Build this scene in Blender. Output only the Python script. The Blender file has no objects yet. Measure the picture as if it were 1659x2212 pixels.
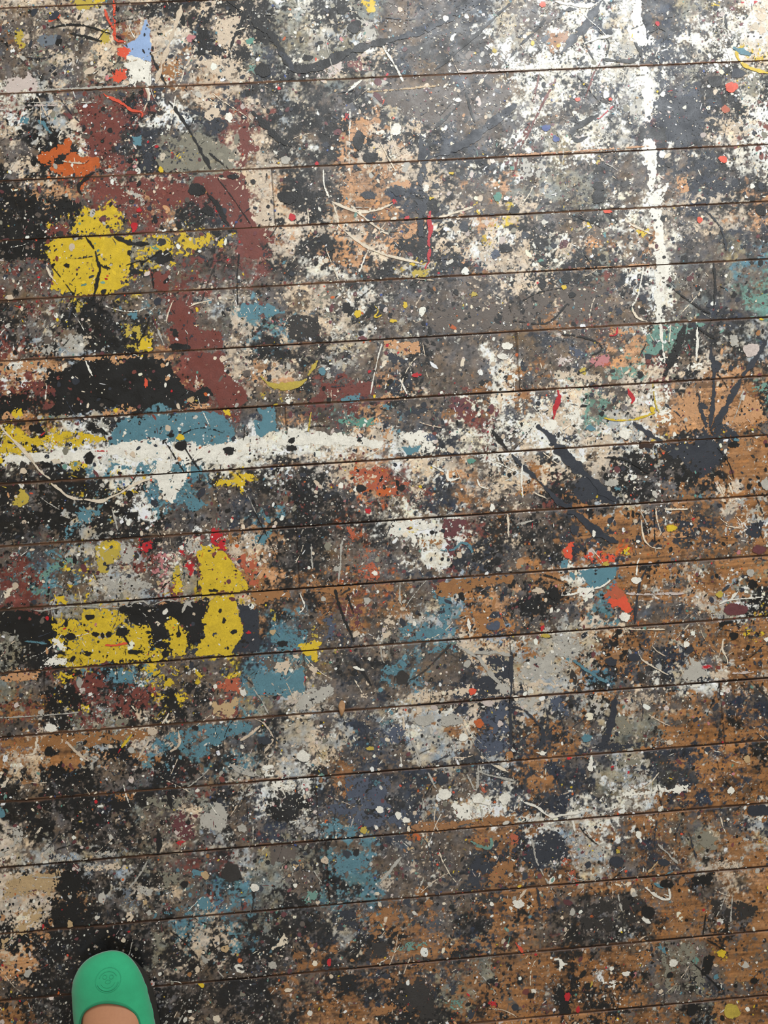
# Paint-spattered studio floor of wide wooden boards, with the tip of a green shoe.
import bpy, math, random
import numpy as np
from mathutils import Matrix, Vector

rng = np.random.default_rng(7)
random.seed(7)

# ------------------------------------------------------------------ camera, light, exposure
SC = bpy.context.scene
FPX, CX, CY, CAMH = 1878.0, 829.5, 1106.0, 1.2
YAW, PITCH, ROLL = -0.06700774, 0.06804579, -0.04244294
CAM_R = (Matrix.Rotation(YAW, 3, 'Z') @ Matrix.Rotation(PITCH, 3, 'X') @ Matrix.Rotation(ROLL, 3, 'Y'))
cam_data = bpy.data.cameras.new('camera')
cam = bpy.data.objects.new('camera', cam_data)
SC.collection.objects.link(cam)
cam.matrix_world = Matrix.Translation((0, 0, CAMH)) @ CAM_R.to_4x4()
cam_data.sensor_fit = 'VERTICAL'
cam_data.sensor_height = 24.0
cam_data.lens = 24.0 * FPX / 2212.0
cam_data.clip_start = 0.02
SC.camera = cam

SC.view_settings.view_transform = 'Standard'
SC.view_settings.look = 'None'
SC.view_settings.gamma = 1.0
SC.view_settings.use_curve_mapping = False
SC.view_settings.exposure = 0.0

world = bpy.data.worlds.new('world')
SC.world = world
world.use_nodes = True
world.node_tree.nodes['Background'].inputs[0].default_value = (1.0, 0.91, 0.78, 1)
world.node_tree.nodes['Background'].inputs[1].default_value = 0.27


def area_light(name, loc, target, sx, sy, power, color):
    d = bpy.data.lights.new(name, 'AREA')
    d.shape = 'RECTANGLE'
    d.size, d.size_y = sx, sy
    d.energy = power
    d.color = color
    o = bpy.data.objects.new(name, d)
    SC.collection.objects.link(o)
    o.location = loc
    o.rotation_euler = (Vector(target) - Vector(loc)).to_track_quat('-Z', 'Y').to_euler()
    return o


# a tall studio window beyond the top of the frame, a soft skylight bounce, and a ceiling lamp
area_light('window_light', (0.85, 2.0, 1.85), (0.15, 0.3, 0.0), 1.3, 1.1, 74, (0.93, 0.97, 1.0))
area_light('ceiling_light', (0.06, -1.05, 2.6), (0.05, -0.2, 0.0), 0.3, 0.3, 6, (0.88, 0.93, 1.0))


# ------------------------------------------------------------------ photograph pixels <-> floor plane
R3 = np.array(CAM_R)


def to_floor(x, y, h=0.0):
    """Point where the ray through a pixel meets the plane z = h."""
    x = np.asarray(x, float)
    y = np.asarray(y, float)
    d = np.stack([(x - CX) / FPX, -(y - CY) / FPX, -np.ones_like(x)], -1) @ R3.T
    t = (CAMH - h) / -d[..., 2]
    return d[..., 0] * t, d[..., 1] * t


def to_px(X, Y):
    p = np.stack([X, Y, np.full_like(X, -CAMH)], -1) @ R3
    return CX + FPX * p[..., 0] / -p[..., 2], CY - FPX * p[..., 1] / -p[..., 2]


Y0, BW = 0.57530585, 0.08489977
GAPS = [0.7015 + 0.1253 * k for k in range(6, -1, -1)] + [Y0 - BW * k for k in range(0, 30)]
GAPS = np.array(GAPS)          # y of the joints between boards, from far to near


def gap_distance(Y):
    d = np.full(Y.shape, 9.0)
    for g in GAPS:
        d = np.minimum(d, np.abs(Y - g))
    return d


# ------------------------------------------------------------------ noise
NW, NH = 1024, 1408


def fft_noise(seed, lo, hi, expo=1.0, ax=1.0, ay=1.0):
    """Tileable noise, band of wavelengths lo..hi (in cells), amplitude f^-expo, unit variance."""
    r = np.random.default_rng(seed)
    w = np.fft.rfft2(r.standard_normal((NH, NW)))
    fy = np.fft.fftfreq(NH)[:, None] * ay
    fx = np.fft.rfftfreq(NW)[None, :] * ax
    f = np.sqrt(fx * fx + fy * fy) + 1e-9
    a = f ** -expo * np.exp(-(f * lo) ** 2 * 2) * (1 - np.exp(-(f * hi) ** 2 * 3))
    n = np.fft.irfft2(w * a, s=(NH, NW))
    n = (n - n.mean()) / n.std()
    return n.astype(np.float32)


def samp(F, u, v):
    """Bilinear wrapped lookup."""
    u = np.asarray(u, np.float32)
    v = np.asarray(v, np.float32)
    i = np.floor(u).astype(np.int32)
    j = np.floor(v).astype(np.int32)
    a = u - i
    b = v - j
    i0, i1, j0, j1 = i % NW, (i + 1) % NW, j % NH, (j + 1) % NH
    return ((F[j0, i0] * (1 - a) + F[j0, i1] * a) * (1 - b) + (F[j1, i0] * (1 - a) + F[j1, i1] * a) * b)


# ------------------------------------------------------------------ paint palette (display values)
def lin(c):
    c = np.asarray(c, float) / 255.0
    return np.where(c <= 0.04045, c / 12.92, ((c + 0.055) / 1.055) ** 2.4)


PAL = {
    'K': (24, 23, 21), 'N': (50, 54, 62), 'G': (102, 91, 82), 'E': (138, 133, 116), 'L': (188, 183, 171),
    'W': (248, 243, 228), 'C': (220, 200, 174), 'D': (206, 154, 108), 'B': (164, 114, 68), 'M': (122, 64, 54),
    'Y': (226, 192, 44), 'T': (92, 136, 148), 'V': (112, 152, 138), 'O': (202, 98, 40), 'R': (196, 36, 44),
    'P': (196, 128, 128), 'S': (112, 120, 128), 'U': (152, 178, 216), 'A': (80, 88, 104), 'F': (228, 88, 58),
    'X': (196, 172, 70), 'Q': (238, 222, 196), 'J': (96, 150, 132), 'Z': (212, 196, 186), 'H': (52, 48, 44),
    'I': (108, 60, 62), 'b': (60, 80, 140), 'f': (186, 96, 66), 'c': (198, 168, 124), 'h': (54, 34, 22),  # h: shade inside a chipped board edge, painted as flat dark brown
}
NAMES = {
    'K': 'black', 'N': 'blue-black', 'G': 'grey-brown', 'E': 'olive grey', 'L': 'pale grey', 'W': 'white', 'C': 'cream',
    'D': 'bare wood coloured', 'B': 'brown', 'M': 'maroon', 'Y': 'yellow', 'T': 'teal blue', 'V': 'sea green',
    'O': 'orange', 'R': 'red', 'P': 'dusty pink', 'S': 'slate grey', 'U': 'light blue', 'A': 'steel blue', 'F': 'vermilion',
    'X': 'dull yellow', 'Q': 'ivory', 'J': 'green', 'Z': 'pinkish white', 'H': 'charcoal', 'I': 'dark plum', 'b': 'blue',
    'f': 'rust', 'c': 'tan', 'h': 'shaded-notch brown',
}

TX = {'A': 0.0, 'B': 550.0, 'C': 1099.0}
TY = {'1': 0.0, '2': 550.0, '3': 1100.0, '4': 1652.0}
TS = 560.0 / 1659.0
# local mixture of paints over the boards: in every cell the main and the second colour
MIX = {
'A1': """GC GC GC GC GL CK KC KN CG KC
GB GC GE GC EC MB CW GC NK CG
GC GE GC EC CG EM CW BC CG CK
GL LG GM MG MG KM GN BC CD NK
WM LK CK MG MM KN WC NK NK MC
CG KG KW MM MK NG GN EE EE MC
KG CO OO OM CM KG NK EE EE CB
KG KD DG MG MG CM MM MM MM CM
KK KG KY YG YM MG DG KG NM MC
KK KM YY YY YG EY YY YG GK MM""",
'B1': """KL EW WK KL EY GG GN GN NG LG
KE EG LK KE WL GG GG GN NG WL
NE KW EC EK CK KN GN GG GG GG
KL KL KG GL LE GG GG GG GK GL
KG KL KG KG DG NL GE GE GG GG
CK KG KG DK CK KW KC NG NG KG
CK KW KG DC DC CD CK DK NC WK
CD KG KG DK DG NY KN CG GM DW
CB CG KC CD GD DG NK CW GD YC
MK CD KD DK CD GD KK CK CD CW""",
'C1': """LG GL WC NW LW NG NG EK GW CW
GL GW WB NK WL NK NK GW WC CW
WK WK WK WK LW NK NW KW WK YC
WG WL NW KW LW WN NG NK KG EW
WG GW NG NG WG WN NN NK KC KW
GM EW WG WK LG NM NN NN CW MW
GE EC EG NG GG WN GN NN KG WG
EG EL EG KE GW WG GD NN NK KN
KC GK GK EG WG GW CG CG CK DK
CG KW CG DG BG CW GN GN GN NG""",
'A2': """GM GM YY YY YM KY GK GM MK MG
GM MG EY YY YG GY GM MG LC GK
KG GL GY KK KG GT KG MG GE TC
MG KL LK LL KK YK GK MG MG CG
DW DC KG KK KN KK DG MM DC GC
MK MK MK KM KK KK KK MK MM GK
YK YD YE LK KN TT TT TM MG GN
YW YK WW WW WW WW WT WT WL WL
KG KG KY TY WT WW TT TN YK YK
KK GK KK KY YT WT TT TG GK GN""",
'B2': """MK KG KW KG KG YG YL NK NM CG
GK GC GC WC KW GG KG GG GB CG
TM TC GC CW KY GG GG GG GG GB
KT KK KG LK GK LG KG GG GG GG
DC CG GK GG GK DN GK GG GG WC
YG GK MG MM MG KC GC GM BG CB
TG GD GV VG DN TG NG MG MW WK
WW WK WC WC CD WT WC NW WG WG
KW KG GC CM DO MG CN NW DC CK
KG MK KN GO OO OG MN NG BG GC""",
'C2': """CK EC NK KE GW WG GE GK EG TG
KC KC GM GM NK WN GE GK GE VV
GK BG GB GM GL WG GE NE NK VG
GN GN GN DG DV VV KV KG KL LN
BG GC GC VG VC MC GK CK DK KD
BD GC WC VG GC CW DG DB DB KV
GW CW CV VE LC YW DB ND BB BG
WC WN WC CW WN LD BK KK BB BB
BC KC GC CG KL KG KK KK BG BG
GC MK BK KK LG GW BG GB CB LB""",
'A3': """KK KG KK LT KG KG KG GK GM NG
GK GT TG YL LG MP CG WM YM CB
MG TV GT YG LG GL PC EC MY YB
MG MG EL YE LG GL MY YM YY YC
KK KG YE YE YE KK KK KN YK KB
EK KK YY YY YY YK KY YN YY YN
EK GM YK TM KT YT YG YG GM GT
BM BK YK MK MG MK YK KG MG TB
GM KC KC LG EY CG GC GE GC TG
BC BC BB LB KD BC TT TG TK TC""",
'B3': """TK KG KG OK KG WG WC WG MG KB
BC KG GK OG GK GW WC WM NB KC
DK KN KG OG OG GN GN MG NK NG
KD BG BK BM BG BG GL LT BG DB
KT TG GN GM GC GW TG TL BG ND
TN TY YG GN KN EG TG VG CB LC
TT TC YG NG NG TT TG GN NG NL
EG CL CG GN GL TG CL CW CN NC
KG LK LG LN NT LG LW LB NB NN
CK LG CG GB GN GN LN LG NN LN""",
'C3': """GB KG NB BN BB NB BN NB BG BW
GK GK BO NO OB BK BG GB GB BN
GB BK WT TT BB BK BC BL BW BE
KG KB BG TB OG BW GN CB LB KW
GB GL LG CB OG GB GB BG BG YB
BL LL LB BK BK NB LN BG BW BN
LL LC BK TK GN GK NW WL BC BC
CL NL LN KL BC GC BG BG NG NG
LB NB BG LG EL EG BG BG BK NB
NB BN NG GN LE NB NB BN BN BK""",
'A4': """KC KG KK KG KG KG KM GM KN LN
KK KG KG KG KN EG GK EG KN GK
CK KE GK KG GK KG CE GM LK GK
CG LK KG LK LG EK GK GM MK GL
CD CD DK KG KL KC KC GT TK TG
CK KC KK KK KG GL GT TG MT TG
CD DK KK KK KK KG KG TC CT KT
DK KG KK KK KK KK KE CK KT KG
GK KK KK KK KK KG KG GK KG KG
BK KG KK KK KK KG KK KG KG KG""",
'B4': """WK LW KL BG NT NG NG GB GN WN
NW KW NL GN NG NL LN GL WB WB
NM GK LG TG NG NG BW GG BG BB
EK EG KG TT TG GL GC GN GN NB
EK GK GK TT TG GC GN GG NN NB
EK KG TG TK TG GL GB GL GK BB
KT KG KN LN BK BB BK BG NK BG
KG KG BK KG BN BG BV NG BE KB
KG BG KG BK NK KB BN EB BK BG
KG KG BD BK BD KK KG KE BK BR""",
'C4': """NB BN NG NG EL EG NG BN NB BG
NW NB NW WN WG WB BN NB BK BW
NB WB LG BW GN BG GE BG GN NL
NB NG LW LB GB NB BG LE BL BL
BK BG BK KB GB BG BK GK CB DB
BL NB GK GK KG GB BB BK GK BK
BK GM KG KG KL BK BG BG BK BG
BG BK KB BK BG GB GE GB YB BG
BG BL KB BW BK BG GE GN BG BG
BK BM KB BK BK BG BG KE BY BG""",
}

# painted marks, and a board notch's shade painted in colour h, oldest first: tile, kind (p outline, e round blot, s poured line of a width), colour, wear 0-9, points
MARKS = """
B1 p H 5 890,300 1100,230 1400,150 1640,60 1480,250 1560,430 1200,430 1000,430
B1 p G 3 740,560 1300,540 1659,520 1600,700 1500,760 1300,790 1150,800 1000,760 880,700 760,620
A1 p O 2 220,985 330,975 400,930 440,880 460,900 450,960 530,1000 560,990 635,1010 640,1060 560,1120 400,1135 345,1110 350,1050 230,1010
A1 p M 3 560,640 700,660 790,760 800,830 740,940 640,1000 560,990 540,900 520,760 480,690
A1 p M 3 1510,650 1580,660 1600,850 1640,960 1600,1000 1540,1090 1510,1010 1520,880
A1 p M 2 1230,1130 1560,1110 1590,1250 1610,1400 1659,1440 1659,1659 1560,1640 1510,1500 1440,1400 1360,1260 1200,1200
A1 p M 4 640,1160 1000,1150 1210,1170 1250,1260 1180,1330 1100,1350 950,1360 870,1470 800,1440 800,1330 680,1290 620,1200
A1 p M 3 300,1430 440,1430 440,1510 305,1510
A1 p E 3 1050,870 1250,830 1500,960 1510,1090 1030,1100 980,1050 1000,960
A1 p S 2 270,200 370,200 370,300 300,300 265,260
A1 p K 3 0,1160 100,1170 210,1220 260,1260 280,1310 380,1300 480,1270 530,1280 520,1350 440,1400 380,1420 300,1440 300,1659 0,1659
A1 p Y 3 450,1440 520,1340 560,1310 620,1350 680,1350 690,1260 740,1290 770,1340 800,1400 790,1450 700,1490 440,1505
A1 p Y 1 300,1560 330,1525 850,1510 830,1659 330,1659 320,1600
A2 p Y 2 320,0 840,0 830,100 820,190 720,240 480,265 400,260 320,220 350,120 330,60
A1 p Y 4 960,1500 1300,1490 1510,1480 1510,1520 1440,1560 1440,1610 1380,1600 1300,1590 1200,1640 1100,1659 860,1659 860,1580 980,1560
A2 p Y 5 840,0 1250,0 1150,80 1100,110 1000,90 930,130 880,80 840,40
A1 p X 2 460,0 670,0 640,40 540,60 470,35
A1 p Y 3 590,0 670,0 650,20 600,25
A1 p X 3 95,170 160,170 155,300 115,310 90,230
A1 p X 3 640,190 705,185 710,280 660,285 635,240
A1 p N 5 1150,660 1300,700 1420,620 1550,600 1500,700 1460,830 1350,850 1250,800 1150,740
A1 p C 4 1390,120 1490,60 1560,100 1540,190 1500,300 1470,320 1350,290 1370,200
A1 p C 4 1300,370 1500,380 1640,480 1610,520 1400,500 1300,450 1200,400
A1 p C 5 1200,600 1300,570 1400,580 1420,640 1330,710 1230,690
A1 p B 3 1000,400 1180,380 1160,480 1050,520 1000,470
A1 p K 3 1240,100 1300,60 1340,160 1350,290 1520,320 1659,350 1659,410 1560,390 1400,370 1330,350 1260,340 1240,200
A1 p K 4 830,570 890,570 885,640 860,700 835,680
A1 p N 4 880,900 960,890 1000,960 980,1100 880,1110 900,1000
A1 p Z 2 50,510 180,460 240,530 240,580 40,595
A1 p T 1 245,775 290,770 340,880 300,850
A1 p T 1 145,740 185,745 180,785 145,785
A1 p T 2 850,880 900,870 900,920 860,925
A1 p P 1 1200,225 1255,230 1225,270 1195,255
A1 p T 1 1220,190 1255,190 1250,225 1215,220
A1 p L 4 380,640 480,620 500,680 470,700 410,680
A1 p W 5 400,440 470,440 530,480 470,510 380,480
A1 p C 4 640,1070 700,1000 760,960 840,860 880,800 840,900 780,980 700,1040
A1 p L 3 820,1220 900,1240 940,1290 900,1330 860,1280
A1 p F 2 680,520 690,490 740,460 810,450 815,490 760,520 700,510
A1 p F 1 330,135 350,90 385,90 380,120 345,138
A1 p F 2 760,310 840,300 860,330 830,360 770,330
A1 s F 1 20 665,600 690,620 760,650 810,680 840,705 905,720 910,750
A1 s F 2 14 670,60 690,120 735,180 730,0
A1 s F 2 22 735,180 740,250 800,270
A1 p U 1 915,125 940,130 960,200 965,390 930,380 860,370 820,360 845,300 790,305 765,290 860,265 905,235
A1 p W 1 805,360 960,380 972,540 840,545 830,470 800,410
A1 s W 2 26 940,560 955,600 960,640
A1 p J 1 1580,250 1625,245 1620,290 1585,285
A1 p V 4 1580,420 1659,410 1659,490 1600,480
A1 s K 0 10 320,180 430,160 540,165 640,195 740,230 800,260
A1 s K 0 12 450,215 540,235 650,265
A1 s K 1 16 970,340 1000,420 1030,480 1060,540
A1 s K 1 24 1080,650 1130,710 1200,810 1260,920 1310,1010 1350,1080
A1 s K 0 12 1340,980 1400,1030 1470,1085
A1 s K 0 6 1370,1110 1430,1190 1520,1310 1600,1430
A1 s K 2 28 1330,1240 1390,1310 1430,1390 1465,1440
A1 s K 1 18 1560,80 1530,180 1490,270 1480,310
A1 s K 1 10 1450,0 1500,40 1560,80
A1 s K 2 26 650,1090 590,1110 530,1160 500,1200 530,1260
A1 s C 1 22 1160,40 1130,140 1100,240 1050,380 1000,530
A1 s C 1 10 1250,300 1210,400 1180,430
A1 s C 1 9 930,560 950,620 920,720
A1 s C 1 7 240,620 290,720 340,840
A1 s C 1 6 450,1040 480,1100
A1 s C 2 12 400,1030 460,1040 540,1045
A1 s K 1 15 550,1520 580,1560 600,1590
A1 s K 1 14 610,1610 625,1659
A1 s K 1 26 740,1515 800,1545 870,1560 950,1560
A1 p J 2 950,1560 1000,1550 1010,1600 930,1600
A1 p K 1 380,1010 350,1020 345,1045 380,1058 410,1040 420,1000 450,970 400,1000
A1 s L 3 12 130,650 350,662 620,655
A1 s Z 3 9 130,682 300,675 450,672
A1 s L 2 13 270,575 600,562 830,548
B1 s c 3 8 720,590 900,575 1180,550
B1 s Z 2 16 1310,462 1480,452 1659,450
C1 s D 3 9 0,995 500,965 900,935
C2 s D 3 12 0,118 500,90 900,62
A1 e K 1 218,1030 18,32
A1 e K 2 1260,1215 52,42
A1 e K 2 1330,1350 38,28
A1 e K 1 1145,1440 20,22
A1 e K 1 495,1365 20,16
A1 e K 1 1495,1130 36,18
A1 p W 1 1120,720 1170,730 1195,770 1160,780 1120,740
A1 p C 2 1330,740 1400,700 1400,730 1340,775
A1 e W 2 1465,750 24,30
A1 e L 2 700,1090 26,12
A1 e R 2 890,1345 18,12
A1 e R 2 860,1450 20,30
A1 p Y 3 1110,980 1190,985 1180,1020 1110,1030
A1 e Y 2 1030,1090 16,18
A1 p C 3 1380,1120 1420,1120 1440,1150 1380,1150
B1 p E 4 280,310 400,320 540,300 560,340 440,390 350,410 280,410
B1 p Z 4 380,480 480,400 560,370 580,440 480,500 400,510
B1 p L 3 640,100 720,130 790,200 770,280 720,250 690,190
B1 p M 4 560,390 640,370 740,400 800,470 740,480 640,460 570,430
B1 p Y 2 665,0 770,0 775,98 720,60
B1 p E 5 80,60 200,90 210,250 150,280 110,200
B1 p L 5 220,40 300,60 290,200 260,330 230,200
B1 p D 3 600,820 730,810 720,950 640,930 590,900
B1 p D 3 890,1150 1000,1140 1030,1200 960,1215 890,1180
B1 p D 3 530,740 590,745 590,790 530,790
B1 p C 5 720,900 860,880 1020,960 1020,1020 860,1010 720,1000
B1 p C 4 0,1100 105,1095 120,1330 100,1440 0,1450
B1 p D 4 560,1160 640,1150 650,1260 600,1290 560,1220
B1 p D 4 860,1440 1040,1430 1030,1490 900,1500
B1 p E 4 610,610 710,600 700,660 620,680
B1 p M 3 0,1460 130,1470 140,1560 0,1540
B1 p M 3 0,1590 100,1610 110,1659 0,1659
B1 p L 5 800,620 1000,720 1160,760 1150,800 1000,780 880,690
B1 p K 3 900,1540 1050,1450 1140,1480 1150,1659 960,1650 880,1600
B1 s K 2 48 -20,60 0,150 60,190 110,230 150,300 200,400
B1 s K 1 52 200,400 260,440 350,440 450,410 560,350 700,300 900,250
B1 s N 3 40 900,250 1050,200 1200,140 1350,60 1450,0
B1 s N 3 60 170,340 210,380 240,440
B1 s K 1 15 1150,450 1250,370 1400,240 1530,120 1640,20
B1 s K 2 38 -10,720 60,790 110,850 180,910 240,935
B1 s N 2 52 1080,1020 1200,980 1340,920 1450,840 1560,760 1659,680
B1 s N 3 60 1060,860 1080,960 1080,1100 1070,1250 1060,1380 1060,1500
B1 s K 1 12 1350,580 1380,700 1410,780
B1 s K 1 16 1310,660 1240,740 1150,820
B1 s R 2 28 1120,1340 1115,1400 1125,1480 1110,1540 1120,1600 1108,1659
B1 s Q 1 16 495,1290 560,1320 640,1350 720,1355 800,1340 880,1305
B1 s Q 1 15 500,1300 530,1380 545,1450 610,1500 700,1570 800,1620 900,1650 960,1659
B1 s Q 1 13 620,1320 700,1390 790,1460 860,1505
B1 s Q 1 10 1180,1395 1290,1360 1400,1325
B1 s W 1 7 440,1080 445,1180 480,1270
B1 s W 2 7 610,700 605,1050
B1 s W 1 11 820,300 880,390 920,460 950,520
B1 s W 2 12 580,600 640,550 690,510
B1 s Q 1 9 340,1320 345,1430
B1 s C 1 7 840,1420 760,1540 700,1659
B1 e K 1 640,172 45,42
B1 e K 1 565,60 36,34
B1 e K 2 55,450 46,46
B1 e K 1 210,1265 66,38
B1 e N 2 920,1225 48,28
B1 e K 2 665,900 36,60
B1 e K 2 740,1010 50,34
B1 e K 2 335,370 30,18
B1 e N 3 730,1250 48,26
B1 e R 2 240,1390 24,20
B1 e R 1 398,1045 12,10
B1 e R 1 975,1393 14,12
B1 e Y 1 1133,1268 15,11
B1 e X 1 1536,327 16,14
B1 e Y 1 1262,1108 14,8
B1 e W 1 1222,118 20,18
B1 e W 2 905,830 36,38
B1 e J 2 1555,1260 24,30
B1 e K 2 1600,1590 40,28
B1 e N 2 1340,1450 28,36
B1 e K 2 1255,1436 22,18
B1 e A 3 1540,1630 34,26
B1 p W 2 1620,220 1590,290 1560,340 1520,355 1590,345 1640,300 1650,250
B1 e K 1 200,1022 1,1
B1 e L 1 198,1025 26,30
B1 e K 2 470,1590 26,22
B1 e W 1 1300,640 30,12
B1 p Y 3 1400,1300 1440,1310 1445,1370 1405,1375
B2 p G 3 1150,330 1400,300 1640,290 1659,480 1300,500 1130,500 1100,400
C2 p G 3 0,330 200,220 420,190 640,240 640,420 300,440 0,470
C1 p B 3 235,190 380,200 400,260 300,320 230,260
C1 p L 3 740,660 850,640 850,760 760,750
C1 p L 4 60,1000 240,1010 200,1150 100,1160
C1 p N 3 930,420 980,420 1000,560 1100,600 1230,620 1240,800 1250,900 1100,920 1000,900 960,780 950,600
C1 p N 4 1200,940 1320,930 1350,1100 1480,1250 1200,1280 1180,1100
C1 p E 5 1100,410 1230,410 1220,600 1120,590
C1 p D 4 1070,1140 1150,1110 1160,1240 1100,1240
C1 p E 3 1540,490 1600,480 1610,590 1550,580
C1 p W 1 785,-10 845,-10 850,120 880,200 870,290 810,270 780,200 790,100
C1 p W 4 740,150 900,150 960,260 900,310 760,260
C1 p W 1 830,410 885,420 920,520 930,640 905,785 865,770 855,640 835,520
C1 p W 1 865,890 930,900 950,960 945,1060 940,1150 920,1240 890,1200 890,1080
C1 p W 2 890,1220 930,1260 1020,1180 1000,1240 980,1320 900,1310
C1 p W 1 905,1320 980,1320 990,1500 1010,1659 920,1659 930,1500
C1 p W 5 700,1340 800,1340 880,1400 800,1400
C1 s N 2 42 600,0 540,90 470,190 400,260 340,340
C1 s K 2 15 230,130 170,200 60,300 0,390
C1 s K 2 20 430,60 350,70 320,130
C1 s K 2 18 600,380 680,390 760,395 830,380
C1 s K 2 10 580,200 640,280 620,360
C1 s K 2 10 470,200 500,300 540,380
C1 s K 2 22 800,270 840,330 860,400
C1 s K 2 14 900,210 960,180 1010,200 990,260
C1 s K 1 26 560,740 490,780 420,830 410,880 450,900 500,875
C1 s M 3 10 300,510 240,620 180,740 120,860 70,960
C1 s M 3 18 190,480 170,600 150,740 100,860 30,950
C1 s M 3 9 90,900 60,1000 25,1130
C1 s M 2 7 620,280 600,370 540,480 500,600 440,720
C1 s R 3 12 670,680 600,740 570,760
C1 s W 2 20 300,10 400,30 500,40 560,20
C1 s W 2 13 480,280 560,250 660,230
C1 s W 2 9 1380,290 1410,360 1430,460
C1 s Y 0 20 1505,290 1465,330 1470,380 1510,420 1580,450 1659,470
C1 s T 2 26 1440,310 1540,350
C1 s K 2 20 1385,100 1395,180
C1 s Q 1 11 770,1430 850,1470 920,1500
C1 s N 3 12 1250,1330 1300,1390 1360,1470 1390,1600
C1 p K 2 820,850 870,770 940,820 1000,830 1010,900 950,900 870,890 850,940
C1 e K 1 1320,522 44,40
C1 e N 1 1465,470 40,34
C1 e K 1 1612,1345 34,36
C1 e K 2 575,1195 35,32
C1 e K 2 570,1262 44,40
C1 e K 2 35,1345 36,26
C1 e F 1 1425,560 38,34
C1 e f 1 1385,700 26,26
C1 e F 1 1370,1020 26,22
C1 e F 1 1220,1408 18,18
C1 e F 1 650,635 13,12
C1 e F 1 440,637 17,13
C1 e F 1 630,1355 26,13
C1 e F 1 218,30 18,20
C1 e R 1 952,152 15,14
C1 e W 1 622,606 22,24
C1 e W 1 985,605 16,18
C1 e b 2 240,820 26,22
C1 e b 2 300,890 20,20
C1 e J 0 22,1077 12,12
C1 e Y 1 152,275 12,16
C1 p X 2 555,1015 592,1015 585,1060 560,1050
C1 p Y 3 480,1400 520,1430 545,1475 510,1470 480,1440
C1 p Y 2 820,1475 900,1460 860,1500
C1 p Y 3 525,1310 600,1290 560,1330
C1 p R 3 1450,0 1600,0 1590,25 1450,30
C1 p Y 3 1310,40 1360,10 1380,30 1330,70
C1 p Q 2 850,1540 960,1560 970,1620 920,1600
A2 p X 5 400,280 540,290 560,340 520,400 430,390 410,330
A2 p X 4 790,430 900,450 910,520 960,560 950,600 890,620 780,600 800,520
A2 p Y 2 890,540 970,545 970,620 890,615
A2 p K 3 460,420 760,520 790,600 640,620 540,560 480,480
A2 p L 4 180,650 230,540 250,590 340,580 440,490 500,500 540,570 630,630 400,645
A2 p L 4 290,470 330,440 520,430 400,460 310,490
A2 p M 2 970,100 1090,110 1080,230 1000,230
A2 p M 2 1050,250 1150,270 1230,370 1270,470 1420,480 1430,600 1060,600 1070,500 1120,480 1080,380
A2 p T 2 1540,320 1600,300 1659,330 1659,400 1580,430 1540,400
A2 p T 2 830,360 880,365 870,415 840,410
A2 p D 3 0,690 440,680 400,740 0,765
A2 p D 3 400,660 1100,640 1140,660 1050,700 960,650 850,670 720,700 560,690
A2 p W 3 30,690 150,690 140,735 50,730
A2 p Q 2 380,700 435,700 425,745 390,740
A2 p K 2 300,740 440,740 560,690 640,700 740,730 850,670 1000,670 1070,690 1130,770 1200,870 1340,850 1370,900 1310,960 1150,980 1020,950 900,990 780,960 640,1000 420,1040 300,1040 310,940 300,840
A2 p K 2 0,900 150,900 230,930 240,970 200,960 170,1000 0,990
A2 p M 4 80,790 300,790 360,880 300,920 190,890 80,860
A2 p M 2 1220,620 1420,620 1440,760 1560,850 1590,930 1540,985 1400,970 1360,900 1280,830 1220,740
A2 p D 3 0,990 170,1010 250,1050 0,1060
A2 p D 3 640,1000 790,970 900,990 880,1015 650,1040
A2 p D 3 1130,990 1300,960 1400,980 1120,1010
A2 p M 3 1480,1000 1580,1000 1530,1090 1490,1080
A2 p Y 3 0,1080 100,1075 200,1150 300,1160 500,1120 560,1140 670,1150 690,1190 600,1210 540,1230 400,1240 300,1270 180,1265 0,1280
A2 p K 2 180,1100 260,1090 300,1140 230,1160 180,1130
A2 p L 5 560,1060 750,1040 820,1080 770,1130 680,1150 560,1130
A2 p K 2 560,1120 600,1090 650,1110 690,1150 600,1150
A2 p T 2 780,1060 1000,1030 1400,1010 1440,1040 1500,1110 1500,1180 1400,1220 1250,1210 1000,1170 880,1180 760,1230 680,1240 690,1170
A2 p K 4 760,1040 960,1040 930,1070 800,1075
A2 p T 2 750,1330 1000,1350 1000,1400 850,1390
A2 p T 2 1100,1330 1290,1350 1300,1420 1200,1440 1180,1500 1330,1600 1250,1640 1150,1600
A2 p T 2 480,1659 520,1620 640,1650 640,1659
A2 p W 1 0,1330 60,1280 300,1265 560,1250 700,1230 850,1190 960,1180 1080,1230 1200,1210 1350,1220 1500,1200 1560,1170 1659,1165 1659,1250 1560,1280 1500,1330 1300,1320 1100,1320 1030,1300 900,1320 700,1290 600,1290 500,1330 300,1330 100,1340
A2 p W 4 1000,1290 1300,1310 1659,1270 1659,1330 1400,1360 1250,1330 1000,1330
A2 p W 1 1000,1320 1100,1320 1090,1400 1190,1390 1200,1430 1150,1520 1110,1575 1060,1540 1000,1440 960,1410 990,1380
A2 p W 2 1190,1300 1230,1300 1200,1400 1170,1390
A2 p Y 3 1360,1440 1480,1430 1500,1400 1620,1400 1640,1440 1560,1520 1500,1480 1400,1500
A2 p Y 5 740,1490 880,1500 900,1540 800,1550 720,1520
A2 p X 2 455,1350 520,1330 510,1385 460,1385
A2 p X 2 120,1500 160,1510 190,1560 140,1610 100,1600 130,1560
A2 s K 1 18 620,0 630,60 640,100 620,190 600,260 590,290
A2 s K 1 13 635,60 670,80 700,85
A2 s K 1 6 330,70 400,160 510,310
A2 s K 1 8 1530,0 1520,120 1520,330
A2 s H 2 8 1380,70 1330,180 1290,300
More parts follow.
